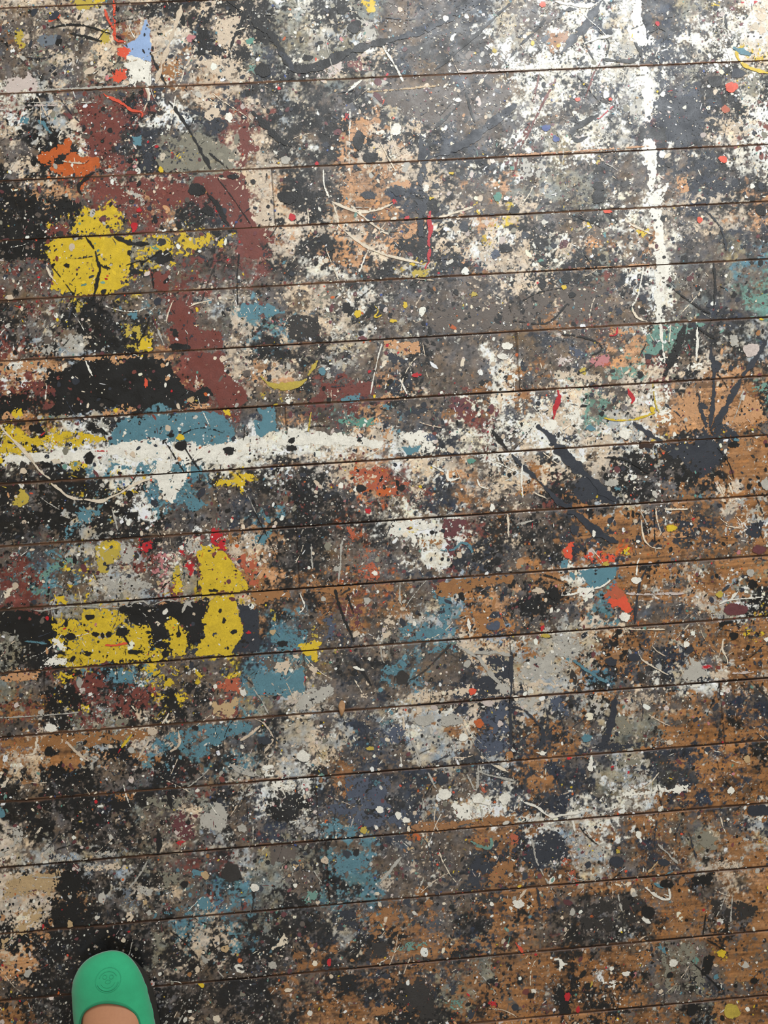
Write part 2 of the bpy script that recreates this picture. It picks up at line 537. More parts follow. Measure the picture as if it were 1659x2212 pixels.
A2 s K 2 9 970,100 990,230
A2 s K 2 11 960,390 920,500 880,580
A2 s I 2 10 980,400 1010,480
A2 s L 1 11 1010,480 1050,580
A2 s Q 1 14 300,80 330,140 370,190
A2 s W 1 9 545,680 590,775
A2 s W 1 11 300,830 290,930
A2 s Q 1 14 0,1090 60,1160 130,1230 200,1310 260,1390 330,1440
A2 s Q 1 16 330,1465 380,1500 430,1545 500,1565 570,1570 640,1580 700,1555 770,1520 850,1475 960,1435
A2 s K 1 8 1060,1200 1180,1395
A2 s K 1 8 1180,1230 1280,1385
A2 s K 1 5 1150,1160 1230,1120 1320,1110 1430,1140
A2 s H 1 9 1110,1410 1080,1480
A2 s L 1 5 1560,1500 1600,1570 1640,1659
A2 s R 2 12 265,1160 290,1135
A2 s R 1 9 610,1258 690,1258
A2 p K 1 1000,-20 1090,-20 1110,35 1050,55 1005,40
A2 e K 1 665,237 17,15
A2 e K 2 1150,590 60,22
A2 e K 1 428,70 20,12
A2 e K 1 845,610 22,14
A2 e K 1 1095,1155 24,13
A2 e K 1 1160,1222 38,32
A2 e K 1 572,1300 28,42
A2 e K 1 830,1532 24,22
A2 e K 2 1465,1255 38,26
A2 e K 1 690,1400 1,1
A2 e Y 1 1155,1170 30,18
A2 e F 1 935,822 12,28
A2 e W 0 1060,835 8,16
A2 e C 1 150,1385 21,20
A2 e C 2 850,1280 18,18
A2 e W 0 800,1140 10,10
A2 e W 1 1143,1115 8,8
A2 e c 2 1222,932 20,20
A2 e W 1 55,882 12,12
A2 e W 2 85,872 1,1
A2 p K 2 640,690 700,650 710,690 670,720
A2 p Y 2 1440,1000 1480,1010 1470,1040 1440,1030
A2 p Y 2 720,990 750,1000 740,1025 720,1015
A2 p Y 2 70,1010 140,1015 130,1060 70,1040
B2 p E 5 380,200 540,210 540,400 480,480 420,420 400,300
B2 p T 2 0,320 100,320 190,370 100,395 0,390
B2 p V 5 60,410 220,420 210,520 120,560 60,480
B2 p H 2 210,390 400,400 420,470 380,540 240,540 220,470
B2 p D 2 840,560 1050,555 1060,620 980,630 850,600
B2 p D 2 840,650 910,645 910,680 860,680
B2 p D 3 1190,540 1240,540 1230,580 1190,580
B2 p N 3 830,610 900,625 990,660 1000,700 930,720 850,670
B2 p M 3 400,830 560,820 750,800 770,900 600,930 430,900
B2 p M 3 510,740 580,740 570,790 515,790
B2 p N 3 930,980 1100,960 1210,950 1150,990 1050,1030 940,1020
B2 p I 3 1220,920 1400,910 1390,1040 1290,1080 1220,1010
B2 p D 4 1350,810 1420,820 1420,890 1340,890
B2 p D 4 800,905 1000,890 980,915 810,930
B2 p D 4 1060,1010 1180,990 1160,1040 1060,1040
B2 p D 4 600,1080 700,1110 690,1150 610,1140
B2 p D 4 800,1110 900,1130 880,1200 800,1180
B2 p N 3 870,780 950,800 950,880 880,900 850,860
B2 p T 2 550,920 670,895 670,935 560,935
B2 p T 2 30,990 130,1000 140,1130 60,1160 0,1160 0,1080 40,1060
B2 p J 2 530,1050 600,1060 760,1040 760,1080 700,1090 600,1080
B2 p J 4 400,1000 440,1010 430,1050 400,1030
B2 p T 3 820,950 880,960 870,995 820,985
B2 p W 1 0,1175 150,1180 240,1120 270,1110 340,1150 500,1130 560,1140 600,1170 700,1180 830,1200 810,1240 700,1230 600,1240 500,1220 400,1200 240,1225 150,1210 0,1265
B2 p W 4 500,1120 620,1130 800,1190 830,1230 700,1280 560,1270 460,1220
B2 p W 2 920,1150 1100,1110 1150,1150 1170,1200 1100,1200 1210,1250 1100,1260 1000,1200
B2 p W 4 1220,1130 1659,1105 1659,1180 1300,1180
B2 p A 2 1060,1150 1150,1150 1170,1200 1090,1190
B2 p T 2 960,1240 1060,1230 1040,1265 970,1260
B2 p C 5 0,1310 300,1300 500,1260 500,1330 100,1350
B2 p f 4 600,1380 800,1340 860,1350 880,1420 950,1440 1020,1460 960,1520 930,1560 800,1560 720,1530 700,1480 640,1470 610,1420
B2 p O 5 700,1480 820,1470 940,1500 920,1560 800,1560 720,1530
B2 p M 4 100,1400 250,1400 260,1470 150,1480
B2 p M 4 1050,1480 1150,1480 1170,1560 1080,1600
B2 p Y 2 950,50 1000,30 1060,10 1090,50 1020,80 960,75
B2 p X 3 1000,100 1120,90 1100,140 1010,150
B2 p K 2 540,320 600,310 640,360 620,400 570,390
B2 p W 4 1560,180 1659,140 1659,200 1600,210
B2 s R 1 30 1110,0 1112,40 1095,90
B2 s Q 1 20 860,5 950,30 1040,50 1080,60
B2 s X 1 30 40,780 80,820 130,840 200,845 280,830 330,800
B2 s X 2 34 345,770 400,680
B2 s W 0 6 815,570 780,700 740,900
B2 s C 1 10 1070,260 1030,330
B2 s W 2 9 710,10 670,110
B2 s W 2 6 860,760 830,870
B2 s W 2 8 930,800 980,900
B2 s K 1 20 1510,1110 1560,1180 1620,1250
B2 s K 2 12 1560,1290 1600,1360
B2 s X 1 13 360,1010 345,1130
B2 s Y 1 12 770,330 790,360 770,400 810,390
B2 s W 1 9 1420,1430 1440,1480 1500,1500
B2 s W 2 11 1230,1380 1240,1440 1310,1430
B2 s W 1 11 1120,1340 1210,1390
B2 s C 2 6 150,1030 200,1130
B2 e Y 1 660,380 22,24
B2 e Y 1 885,425 22,12
B2 e Y 1 963,325 12,20
B2 e T 1 432,748 24,24
B2 e L 2 475,775 20,18
B2 e R 1 1035,771 28,13
B2 e R 1 735,748 10,8
B2 e W 1 1615,585 32,26
B2 e W 1 1590,652 30,20
B2 e K 1 952,762 15,12
B2 e J 2 1385,1320 28,16
B2 e K 1 238,1190 20,18
B2 e K 2 235,1240 30,22
B2 e K 1 670,1188 13,10
B2 e C 1 1255,1250 24,22
B2 e C 2 865,1170 22,20
B2 e W 1 552,1478 16,18
B2 e W 1 650,1500 14,20
B2 e K 1 680,1495 30,26
B2 e W 1 683,1605 8,8
B2 e R 2 725,1640 20,16
B2 e X 2 1400,255 22,14
B2 e K 2 940,1490 26,20
B2 e K 2 1455,822 18,20
B2 e W 1 1520,1620 14,26
B2 p W 3 190,905 260,920 250,950 200,940
C2 p V 3 900,450 1250,430 1290,450 1180,480 1050,590 950,640 830,660 840,620 890,580
C2 p V 4 650,730 720,700 820,680 780,740 700,800 620,830
C2 p V 4 600,910 740,930 780,960 600,980
C2 p V 4 1500,250 1659,240 1659,330 1480,340
C2 p V 3 1540,830 1659,810 1659,870 1560,870
C2 p D 5 1060,880 1500,870 1659,920 1659,1060 1500,1120 1100,1140 1020,1060
C2 p P 3 520,660 650,620 660,700 600,735 480,690
C2 p f 3 590,690 655,690 650,730 600,735
C2 p A 3 380,570 470,600 520,640 450,690 410,640
C2 p Z 4 310,630 400,640 420,700 310,700
C2 p C 4 320,730 620,740 600,830 330,850
C2 p D 3 700,470 850,465 790,510 640,520
C2 p D 4 1360,700 1500,720 1480,760 1370,750
C2 p W 4 330,900 420,930 490,1050 450,1130 340,1110
C2 p W 4 0,1080 200,1060 300,1060 260,1130 150,1190 0,1150
C2 p W 2 200,1100 300,1060 310,1090 230,1130
C2 p W 5 1020,690 1240,680 1260,750 1050,740
C2 p M 3 900,660 970,645 980,670 900,690
C2 p W 1 930,-10 1010,-10 1030,100 1000,200 980,280 975,430 950,430 945,250 935,100
C2 p W 5 1000,20 1090,60 1060,260 1010,300
C2 s W 1 16 970,440 975,520 985,600 995,680
C2 p W 2 970,670 1010,670 1000,710 980,710
C2 p W 3 1000,820 1040,820 1040,900 1010,960 990,920
C2 p W 5 930,960 1050,960 1060,1060 980,1080
C2 s N 2 46 1659,530 1580,660 1500,770
C2 s N 2 34 1500,770 1430,900 1340,1060 1290,1120
C2 s N 2 22 1290,600 1310,720 1310,850 1300,1000 1280,1100
C2 s N 3 34 1220,900 1230,1000 1260,1100
C2 s K 3 50 1120,460 1090,560 1050,650 1000,760
C2 s K 2 12 1210,470 1320,540
C2 s N 2 42 800,1080 900,1150 980,1200
C2 p N 3 1240,1100 1330,1060 1460,1130 1480,1160 1400,1260 1350,1350 1240,1430 1180,1380 1100,1320 970,1240 960,1210 1180,1200
C2 s N 1 52 190,1100 260,1160 330,1250 400,1330 470,1390 560,1460 620,1540 680,1570
C2 p N 1 440,1460 500,1400 580,1480 690,1560 680,1590 620,1590 560,1560 480,1580 430,1530
C2 s N 2 30 20,1280 90,1360 180,1440 260,1520 330,1590 400,1620
C2 s K 1 15 610,1300 680,1300 760,1320 820,1350 900,1400
C2 s K 2 8 980,170 1090,250 1200,330 1290,380
C2 s K 2 12 1310,60 1320,200 1310,350
C2 s K 2 9 80,300 200,240 340,215
C2 s K 2 9 340,510 520,540 600,600 520,650
C2 s N 2 10 1000,960 1100,1040 1140,1130
C2 s K 2 8 20,420 240,440 380,310
C2 s W 2 10 860,90 830,250 790,330
C2 s Q 1 10 790,340 820,400 890,430
C2 s W 1 12 1205,470 1205,600 1200,680
C2 s Q 1 8 1035,450 1025,560
C2 s X 2 7 920,830 940,970 960,1010
C2 s Q 1 8 920,740 850,860
C2 s R 0 22 760,860 770,890 795,920 785,950
C2 s R 1 13 650,520 690,510 695,470
C2 s R 2 24 310,870 320,920 300,980 290,1050
C2 s Y 1 13 610,1045 680,1060 800,1055 880,1030 940,1010
C2 s W 2 14 90,1340 80,1430 90,1560
C2 s Q 1 8 170,1530 240,1560
C2 s Q 0 6 220,1270 310,1340
C2 s Q 1 10 1340,1460 1380,1540
C2 s Q 1 18 1410,1470 1430,1530
C2 s H 2 14 1560,1500 1600,1600 1620,1659
C2 e Z 1 1550,610 48,46
C2 e L 3 1440,550 26,38
C2 e X 2 475,745 22,22
C2 e Y 1 352,210 18,14
C2 e K 1 365,155 35,28
C2 e K 1 215,195 26,26
C2 e K 1 405,260 22,20
C2 e J 0 205,42 16,12
C2 e K 1 218,58 20,16
C2 e N 2 1325,715 36,36
C2 e N 2 1420,725 18,18
C2 e K 2 595,1018 15,16
C2 e T 2 525,1110 26,18
C2 e W 2 740,1150 34,30
C2 e Y 1 918,990 16,16
C2 e W 1 1060,1150 14,16
C2 e K 1 478,968 22,8
C2 e T 3 715,1500 40,20
C2 e L 3 660,1460 40,26
C2 e L 2 1640,1470 26,36
C2 e T 2 1455,1190 14,12
C2 e K 2 1440,1215 34,20
C2 e W 1 720,613 9,9
C2 p h 1 818,1222 935,1212 920,1232 880,1246 835,1244
C2 e Y 1 1615,415 14,6
C2 e W 1 358,498 8,8
C2 e T 2 1225,1548 16,10
C2 e W 2 835,722 12,12
A3 p D 4 0,1040 270,1010 260,1060 240,1110 0,1100
A3 p V 4 200,420 300,380 400,310 530,330 480,370 330,410 300,470 200,480
A3 p T 3 480,20 600,20 600,80 520,100 430,180 420,120 500,60
A3 p M 4 60,340 170,310 160,400 80,440 20,420
A3 p L 3 780,210 890,220 870,300 820,350 760,350
A3 p L 5 400,400 600,400 850,420 960,460 1000,500 880,560 700,570 500,520 350,490
A3 p C 4 1450,220 1540,220 1560,290 1480,290
A3 p B 3 1300,170 1560,150 1540,200 1450,205 1400,180
A3 p f 3 1480,290 1659,280 1659,500 1600,480 1540,370
A3 p P 4 960,250 1050,260 1130,300 1060,330 1080,420 1000,450 950,430 1000,350
A3 p W 4 1030,300 1120,290 1130,370 1060,400
A3 p L 3 1180,200 1260,190 1320,240 1260,290 1190,290
A3 p R 4 1170,200 1190,300 1260,330 1240,450 1190,450 1170,370
A3 p R 3 900,190 990,190 970,250 940,290 900,250
A3 p R 2 1330,170 1400,130 1440,200 1440,260 1380,250 1340,210
A3 p Y 2 1260,300 1310,240 1400,240 1460,280 1500,360 1560,430 1590,500 1480,535 1300,545 1270,480 1270,380
A3 p X 2 640,210 770,205 770,290 740,340 700,340 690,400 620,400 605,340 640,290
A3 p Y 3 640,215 760,210 755,250 650,260
A3 p Y 3 1110,400 1165,400 1170,530 1040,560 1100,520
A3 p X 4 1090,350 1165,355 1165,400 1110,400
A3 p X 5 280,610 330,570 340,520 400,560 460,590 400,610
A3 p Y 2 350,545 400,560 430,590 370,600
A3 p K 2 760,640 860,600 970,620 1060,590 1340,580 1330,640 1310,700 1300,800 1240,870 1200,800 1180,740 1120,720 1080,720 1060,800 1000,870 980,800 960,740 900,720 860,740 820,700
A3 p K 2 0,650 250,660 330,700 350,760 310,870 160,860 100,790 0,780
A3 p N 2 1500,590 1659,640 1659,920 1480,925 1560,800 1540,720 1520,650
A3 p D 3 620,610 840,600 850,620 640,630
A3 p D 3 960,590 1320,570 1300,590 1060,585
A3 p E 4 0,800 60,780 130,800 155,860 130,980 100,1030 0,1040
A3 p Y 3 350,690 500,690 530,640 640,630 760,640 820,680 830,740 940,720 980,780 985,880 1060,900 1080,960 900,980 570,1000 430,990 430,880 310,870 350,790
A3 p X 5 500,640 640,628 760,640 830,700 700,710 520,700
A3 p Y 3 1070,730 1100,700 1160,730 1200,800 1200,940 1090,950 1060,850 1080,790
A3 p X 4 1200,870 1250,860 1300,900 1260,940 1190,930
A3 p Y 1 1350,580 1400,560 1500,560 1520,640 1540,720 1560,800 1500,890 1470,930 1290,940 1250,930 1320,800 1300,700 1330,640
A3 p W 3 290,940 430,940 430,1000 280,1010
A3 p W 3 350,830 400,840 430,880 420,900 340,880
A3 p Y 4 340,1040 450,1045 490,1070 440,1110 400,1160 380,1090 340,1080
A3 p Y 5 870,1010 1130,985 1160,1040 1180,1130 1090,1160 1040,1210 1020,1140 930,1130 1000,1080 900,1050
A3 p Y 2 1120,1180 1200,1190 1170,1225 1130,1210
A3 p T 3 620,1020 720,1020 860,1030 860,1080 780,1110 820,1150 760,1110 680,1060
A3 p K 4 290,1090 480,1110 520,1180 500,1280 320,1290 290,1200
A3 p M 3 500,1030 660,1050 680,1100 600,1180 560,1250 520,1180
A3 p M 3 820,1110 920,1150 900,1220 830,1210
A3 p M 4 130,1200 260,1220 280,1280 160,1280
A3 p f 3 1370,1110 1500,1060 1550,1100 1540,1190 1400,1170
A3 p c 2 1360,1250 1530,1230 1490,1310 1440,1340 1380,1300
A3 p B 3 0,1470 500,1410 940,1395 1000,1400 960,1450 720,1500 500,1520 0,1530
A3 p T 3 1020,1430 1280,1380 1450,1370 1659,1360 1600,1430 1450,1480 1300,1590 1150,1560 1060,1490
A3 p E 5 380,1330 860,1300 860,1400 640,1400 440,1420
A3 s L 1 7 200,640 270,650 400,625 560,625 700,630 820,625 860,595 920,590 970,615 1060,580 1130,590
A3 s L 0 18 1185,580 1230,625
A3 s L 1 12 1165,660 1190,610 1240,580
A3 s T 2 12 160,845 230,850 300,860
A3 s F 0 11 670,870 740,870 820,855
A3 s K 1 12 760,760 790,800 830,870
A3 s K 2 7 1265,420 1265,520
A3 s K 1 6 1140,740 1150,800
A3 s K 1 6 320,510 310,570 300,600
A3 s Y 1 22 785,1520 840,1445
A3 s R 1 22 755,1560 775,1535
A3 s Q 1 10 1080,1310 1040,1370
A3 s C 2 12 950,1480 920,1540 880,1600
A3 s Q 2 16 240,1460 220,1560 170,1570
A3 s C 2 14 420,1480 500,1560 570,1610
A3 s C 2 14 1140,1420 1150,1500 1090,1550
A3 s C 2 16 1659,1390 1600,1440 1540,1480
A3 s L 1 6 0,1335 250,1320 500,1300
A3 s L 1 9 720,0 740,70 750,130
A3 s H 2 8 1550,1060 1620,1120
A3 e K 1 455,815 32,24
A3 e K 1 612,800 28,14
A3 e K 1 697,800 20,18
A3 e K 1 785,785 42,26
A3 e K 1 575,690 28,18
A3 e K 1 425,732 12,22
A3 e K 2 865,912 50,16
A3 e K 2 565,922 30,13
A3 e K 1 1145,802 16,18
A3 e K 1 1410,650 10,16
A3 e K 1 1435,710 10,16
A3 e K 1 1458,888 8,8
A3 e K 2 870,700 46,30
A3 e K 2 795,635 30,16
A3 e K 1 1365,520 30,10
A3 e K 1 1060,925 22,26
A3 e K 2 320,1550 30,34
A3 e K 1 1250,1400 22,16
A3 e R 1 305,698 12,14
A3 e R 1 1590,790 16,10
A3 e W 1 470,555 1,1
A3 e W 0 505,292 11,10
A3 e W 1 1162,245 14,16
A3 e Q 1 280,464 12,9
A3 e Q 1 185,475 7,9
A3 e c 2 1015,470 14,14
A3 e C 1 915,92 12,12
A3 e L 2 265,1300 16,20
A3 e W 2 325,1400 34,30
A3 e L 1 840,1540 22,20
A3 e C 2 975,1420 34,24
A3 e K 1 480,325 14,20
A3 e W 1 125,1640 20,14
A3 e T 2 500,100 1,1
A3 p Q 1 30,530 60,500 80,510 50,555 30,555
B3 p T 3 80,800 160,770 340,760 350,850 300,900 130,900
B3 p T 2 0,1050 160,1060 310,990 320,1060 320,1180 200,1190 0,1180
B3 p G 3 20,940 130,930 150,1040 60,1060
B3 p T 3 930,760 1000,710 1020,760 1150,760 1200,740 1180,620 1130,520 1200,520 1260,580 1260,800 1100,835 990,835 940,800
B3 p T 4 780,1090 830,1000 1000,930 1130,880 1290,860 1300,930 1150,920 1010,960 960,1040 900,1080 930,1150 930,1200 860,1150
B3 p T 2 20,160 110,140 60,210 30,200
B3 p Y 2 290,880 330,850 410,850 405,900 400,960 395,1010 420,1050 390,1060 370,930
B3 p X 4 370,730 410,740 410,840 370,850
B3 p X 2 75,610 140,640 130,700 100,660
B3 p f 3 590,120 650,110 640,210 590,240
B3 p f 3 640,360 760,330 800,400 800,450 640,470 700,420 640,410
B3 p I 4 520,610 720,580 720,740 640,760 580,690
B3 p W 3 830,160 880,90 1000,80 1180,70 1150,120 1040,150 1040,230 1050,270 1000,240 960,200 900,200
B3 p Y 4 970,120 1050,120 1040,150 980,150
B3 p I 3 1210,60 1360,60 1360,110 1270,200 1290,400 1250,400 1210,200
B3 p B 2 0,540 220,520 230,570 100,600 0,580
B3 p B 2 380,500 650,490 640,530 520,540
B3 p B 2 1180,460 1659,430 1640,480 1500,480 1400,520 1230,560 1170,520
B3 p B 3 1050,210 1180,190 1210,230 1100,250
B3 p B 3 1400,680 1600,680 1600,780 1430,800
B3 p N 3 560,800 640,830 640,880 520,890 520,780
B3 p A 4 430,700 530,640 520,860 440,880
B3 p N 3 1150,1110 1400,1100 1659,980 1659,1080 1540,1100 1560,1190 1420,1200 1400,1140 1160,1140
B3 p N 3 1430,940 1560,930 1650,980 1600,1080 1500,1020
B3 p A 3 1500,1300 1620,1220 1650,1500 1500,1600 1400,1500 1430,1350
B3 p A 3 770,1400 960,1370 980,1430 900,1500 770,1490
B3 p C 2 150,985 200,960 250,985 200,1050 160,1030
B3 p L 3 330,1160 490,1110 510,1190 410,1260 270,1280
B3 p C 4 500,1200 780,1160 790,1200 520,1230
B3 p C 3 1060,1160 1380,1140 1380,1200 1060,1210
B3 p C 3 320,990 400,1010 440,1070 370,1090
B3 p C 4 830,640 920,650 900,790 820,840
B3 p C 3 1290,860 1370,850 1390,910 1310,910
B3 p C 5 0,210 160,230 150,290 0,280
B3 s T 2 14 1190,260 1260,262 1300,240 1320,215 1370,230 1390,275
B3 s L 2 22 1290,870 1380,920 1440,960 1490,1030 1560,1110
B3 s L 2 24 1400,920 1540,915 1640,940
B3 p L 2 1520,1100 1659,1120 1640,1180 1580,1190
B3 s K 1 6 0,20 120,250 150,330
B3 s K 1 7 160,40 60,140 0,260
B3 s K 2 16 510,500 540,620 590,740 640,850
B3 s K 2 8 590,540 640,680
B3 s H 1 9 980,1100 1080,1040 1180,940 1260,860
B3 s K 2 14 640,960 700,1050 750,1130
B3 s L 2 12 560,200 550,330 540,470
B3 s L 2 9 360,220 370,380
B3 s L 1 6 1330,1360 1400,1490 1480,1600 1560,1659
B3 s L 2 9 990,1440 1040,1560 1060,1640
B3 s L 1 10 930,470 930,600
B3 s W 1 8 290,540 320,620 290,660
B3 s W 2 11 630,1010 700,1030
B3 s Q 1 6 640,1090 690,1180
B3 s L 1 18 0,1160 50,1230 90,1310
B3 s Q 2 12 1620,30 1625,180
B3 s C 2 18 120,1470 60,1560
B3 s C 1 14 0,1340 60,1370 120,1460
B3 s C 1 15 950,1330 955,1410
B3 s W 2 16 1370,700 1380,780
B3 e H 1 946,1078 44,40
B3 e A 2 1530,745 46,30
B3 e F 1 1393,1165 22,24
B3 e N 2 65,1480 42,26
B3 e Z 2 1495,1240 36,20
B3 e C 1 1050,1285 20,20
B3 e L 1 1300,1320 1,1
B3 e L 3 1260,1350 80,36
B3 e L 2 1090,1350 60,36
B3 e W 1 1335,1460 28,26
B3 e W 1 770,408 18,14
B3 e L 1 720,585 22,22
B3 e L 1 440,572 16,16
B3 e W 1 735,958 11,11
B3 e T 1 1180,700 1,1
B3 e C 2 1185,240 16,14
B3 e C 1 1310,295 16,24
B3 e L 1 1560,384 16,14
B3 e Z 2 1570,1370 22,18
B3 e C 2 650,800 22,22
B3 e c 2 118,785 20,16
B3 e K 1 560,1060 1,1
B3 e K 2 175,860 30,20
B3 e W 2 310,1580 40,40
B3 e O 2 1435,1370 30,26
B3 e X 2 740,1530 26,12
B3 e R 1 725,12 16,12
B3 e W 2 85,1650 30,16
C3 p L 3 300,820 360,800 490,790 500,850 480,930 420,960 350,1060 200,1110 60,1100 40,1060 100,960 240,920 300,860
C3 p L 3 20,1200 230,1200 220,1250 120,1290 20,1240
C3 p C 4 20,1110 320,1100 300,1150 20,1160
C3 p A 5 250,1200 380,1200 400,1350 300,1360 240,1270
C3 p E 4 640,1350 720,1310 820,1370 790,1440 700,1480 650,1450
C3 p E 4 670,1560 850,1570 900,1640 700,1659
C3 p L 3 540,1230 620,1220 640,1280 560,1310
C3 p L 2 1110,1030 1150,950 1260,1000 1280,1100 1110,1105
C3 p L 3 1280,620 1330,600 1360,660 1310,690
C3 p C 4 1270,1050 1400,1050 1400,1100 1280,1100
C3 p T 1 480,390 690,375 685,440 620,470 550,500 490,460
C3 p T 1 330,350 350,330 380,335 375,372 330,370
C3 p T 3 400,410 470,390 480,440 420,450
C3 p T 1 360,930 390,940 380,970 360,960
C3 p T 3 560,520 630,500 610,600 580,590
C3 p F 2 340,290 370,240 410,235 400,310 350,310
C3 p F 3 480,290 550,280 540,330 480,310
C3 p F 2 575,270 605,265 615,300 640,280 690,290 680,330 620,320 590,310
C3 p F 3 725,240 775,235 775,275 735,280
C3 p F 5 100,270 300,270 280,300 110,290
C3 p F 1 690,500 740,540 790,640 780,665 700,640 640,580
C3 p f 2 620,490 690,480 740,540 700,560 610,560
C3 p Y 2 735,258 768,252 765,280 740,282
C3 p X 3 590,330 640,325 640,350 600,350
C3 p W 1 450,500 545,510 545,560 500,575 460,550
C3 p N 3 420,1540 500,1510 700,1490 900,1500 880,1530 600,1550 430,1580
C3 p N 2 1550,110 1600,60 1640,80 1600,180 1550,180 1520,150
C3 p N 2 1080,60 1160,80 1150,120 1100,110
C3 p N 3 410,240 520,190 540,200 500,280 450,285
C3 p N 4 1370,1270 1560,1270 1550,1310 1400,1330
C3 p N 4 640,1010 800,990 780,1080 660,1070
C3 p K 4 530,790 700,790 720,900 600,900
C3 p Y 3 1500,750 1560,760 1570,800 1520,820 1500,780
C3 p D 5 850,100 1100,120 1200,200 900,220
C3 s N 1 46 380,20 430,30 520,110 600,170 690,210
C3 s N 2 32 690,1190 670,1260 660,1330 640,1420 610,1490 560,1520
C3 s N 2 18 20,920 15,1100 10,1300 15,1500
C3 s N 2 24 20,1260 100,1290 170,1350 210,1400 215,1480 170,1530
C3 s N 1 15 880,390 850,440 830,500 810,650 805,730
C3 s K 2 10 220,420 320,450 400,500
C3 s K 1 8 820,830 850,900
C3 s K 2 10 930,0 930,200
C3 s T 2 18 400,960 450,990 500,1030 560,1070 620,1110
C3 s W 1 11 545,510 600,490 655,450
C3 s W 1 8 330,550 400,545 450,530
C3 s Q 0 7 845,0 850,120 870,200 920,245 980,250
C3 s Q 1 7 940,0 950,80 970,150
C3 s Q 1 6 745,770 850,770 1000,768
C3 s Q 1 9 825,905 850,960 930,1010 1020,1060
C3 s Q 1 7 1370,830 1365,900 1395,960 1395,1010
C3 s Q 1 6 1450,40 1490,90 1480,120 1390,105
C3 s Z 2 14 750,540 880,545 1000,540 1110,540
C3 s W 1 18 1420,580 1460,530
C3 s W 1 8 1340,610 1420,580 1659,560
C3 s W 1 10 835,310 820,360 815,420
C3 s C 1 6 1160,730 1070,830
C3 s C 1 6 1340,950 1370,860
C3 s Q 2 10 1140,0 1000,0
C3 s L 2 12 50,100 160,70
C3 s C 1 6 940,790 920,880 1000,940
C3 s H 2 8 1430,990 1659,1200
C3 s C 2 14 700,740 800,770
C3 s W 2 30 530,1570 520,1659
C3 s Z 2 12 1430,1050 1580,1040
C3 e P 1 1265,1008 34,12
C3 e R 2 1265,1008 22,8
C3 e Y 1 1038,120 30,22
C3 e X 2 235,810 26,14
C3 e L 1 1545,408 26,24
C3 e W 1 543,155 12,18
C3 e W 1 827,206 11,9
C3 e W 1 815,455 30,22
C3 e K 2 1110,95 1,1
C3 e N 1 800,950 36,26
C3 e N 2 655,975 36,28
C3 e N 2 420,130 32,30
C3 e W 1 1135,866 20,18
C3 e W 1 1650,832 14,16
C3 e T 3 500,1465 30,26
C3 e C 2 190,520 34,20
C3 e W 2 745,690 34,26
C3 e K 2 1560,480 34,26
C3 e K 2 290,540 32,40
C3 e N 3 1150,900 36,24
C3 e I 3 1450,640 70,40
C3 e X 2 1350,545 24,20
C3 e I 2 1600,260 44,26
C3 e W 2 215,1560 34,12
C3 e C 3 1030,1490 26,16
C3 e K 2 1440,810 26,26
C3 e c 2 1525,1600 20,26
A4 p c 3 0,770 80,710 200,690 400,660 410,690 360,770 320,860 260,830 180,830 0,870
A4 p c 3 80,1075 190,930 280,920 290,980 170,1075
A4 p L 3 80,410 140,400 170,470 60,560 0,600 0,560 90,480
A4 p c 3 0,1095 60,1100 30,1160 0,1160
A4 p c 4 10,1220 90,1240 100,1300 0,1290
A4 p L 2 1280,330 1400,240 1450,300 1460,390 1380,440 1290,410
A4 p L 3 270,530 340,490 365,570 310,610 270,580
A4 p L 3 370,580 430,560 520,600 380,605
A4 p L 3 600,590 640,550 750,550 750,580 610,600
A4 p K 2 700,230 770,200 830,230 830,290 720,290
A4 p K 3 370,680 520,660 560,700 640,900 600,980 330,1030 300,1000 320,880 400,740
A4 p K 5 300,0 1000,20 900,80 400,110
A4 p T 2 1230,660 1310,680 1300,720 1240,710
A4 p T 2 1250,850 1330,840 1355,920 1290,930
A4 p T 3 1450,790 1530,800 1520,850 1450,840
A4 p T 5 1030,940 1120,880 1240,880 1240,960 1060,980
A4 p T 5 1370,1010 1560,1000 1500,1090 1400,1100
A4 p S 4 790,730 880,830 920,900 850,950 780,850
A4 p E 5 900,190 1200,180 1250,260 1100,300 920,280
A4 p E 5 1000,660 1180,680 1200,780 1050,820 980,760
A4 p L 3 900,780 970,780 970,840 910,840
A4 p E 3 970,1080 1060,1060 1010,1180 1030,1260 990,1290 980,1180
A4 p I 4 1080,300 1270,300 1270,480 1100,500
A4 p R 4 1110,470 1200,480 1190,520 1120,520
A4 p R 4 1520,440 1580,440 1570,490 1520,490
A4 p C 4 530,640 860,620 800,670 540,690
A4 p L 4 1470,170 1659,160 1600,220 1520,240
A4 p B 4 680,190 860,180 860,220 700,220
A4 s K 1 26 1075,180 1085,230 1095,275
A4 s K 2 26 1010,400 1020,480 1015,570
A4 s L 2 14 940,620 880,720 820,790
A4 s L 3 26 1470,0 1560,40 1659,70
A4 s L 1 8 1620,390 1618,500
A4 s K 1 10 1090,1060 1180,1130 1270,1240
A4 s Q 2 26 120,0 95,50
A4 s Q 2 24 50,90 10,140
A4 s R 2 12 290,1000 275,1050
A4 s Q 1 20 265,400 240,440
A4 e H 2 1480,690 58,64
A4 e c 1 1315,705 26,26
A4 e c 1 450,1020 20,24
A4 e c 2 110,400 1,1
A4 e c 2 1445,1175 28,20
A4 e K 1 1180,765 24,24
A4 e K 1 1050,228 16,10
A4 e L 2 955,945 16,20
A4 e L 2 450,845 12,14
A4 e Q 1 790,1122 16,14
A4 e W 1 1025,1335 12,12
A4 e W 1 1215,1577 13,11
A4 e W 1 312,155 8,8
A4 e W 1 917,72 7,7
A4 e W 1 1630,785 30,24
A4 e Q 1 245,820 9,14
A4 e c 2 930,880 12,14
A4 e E 2 1555,1465 16,16
A4 e L 2 1550,405 30,26
B4 p W 3 70,140 140,100 200,110 270,130 250,190 180,160 100,170
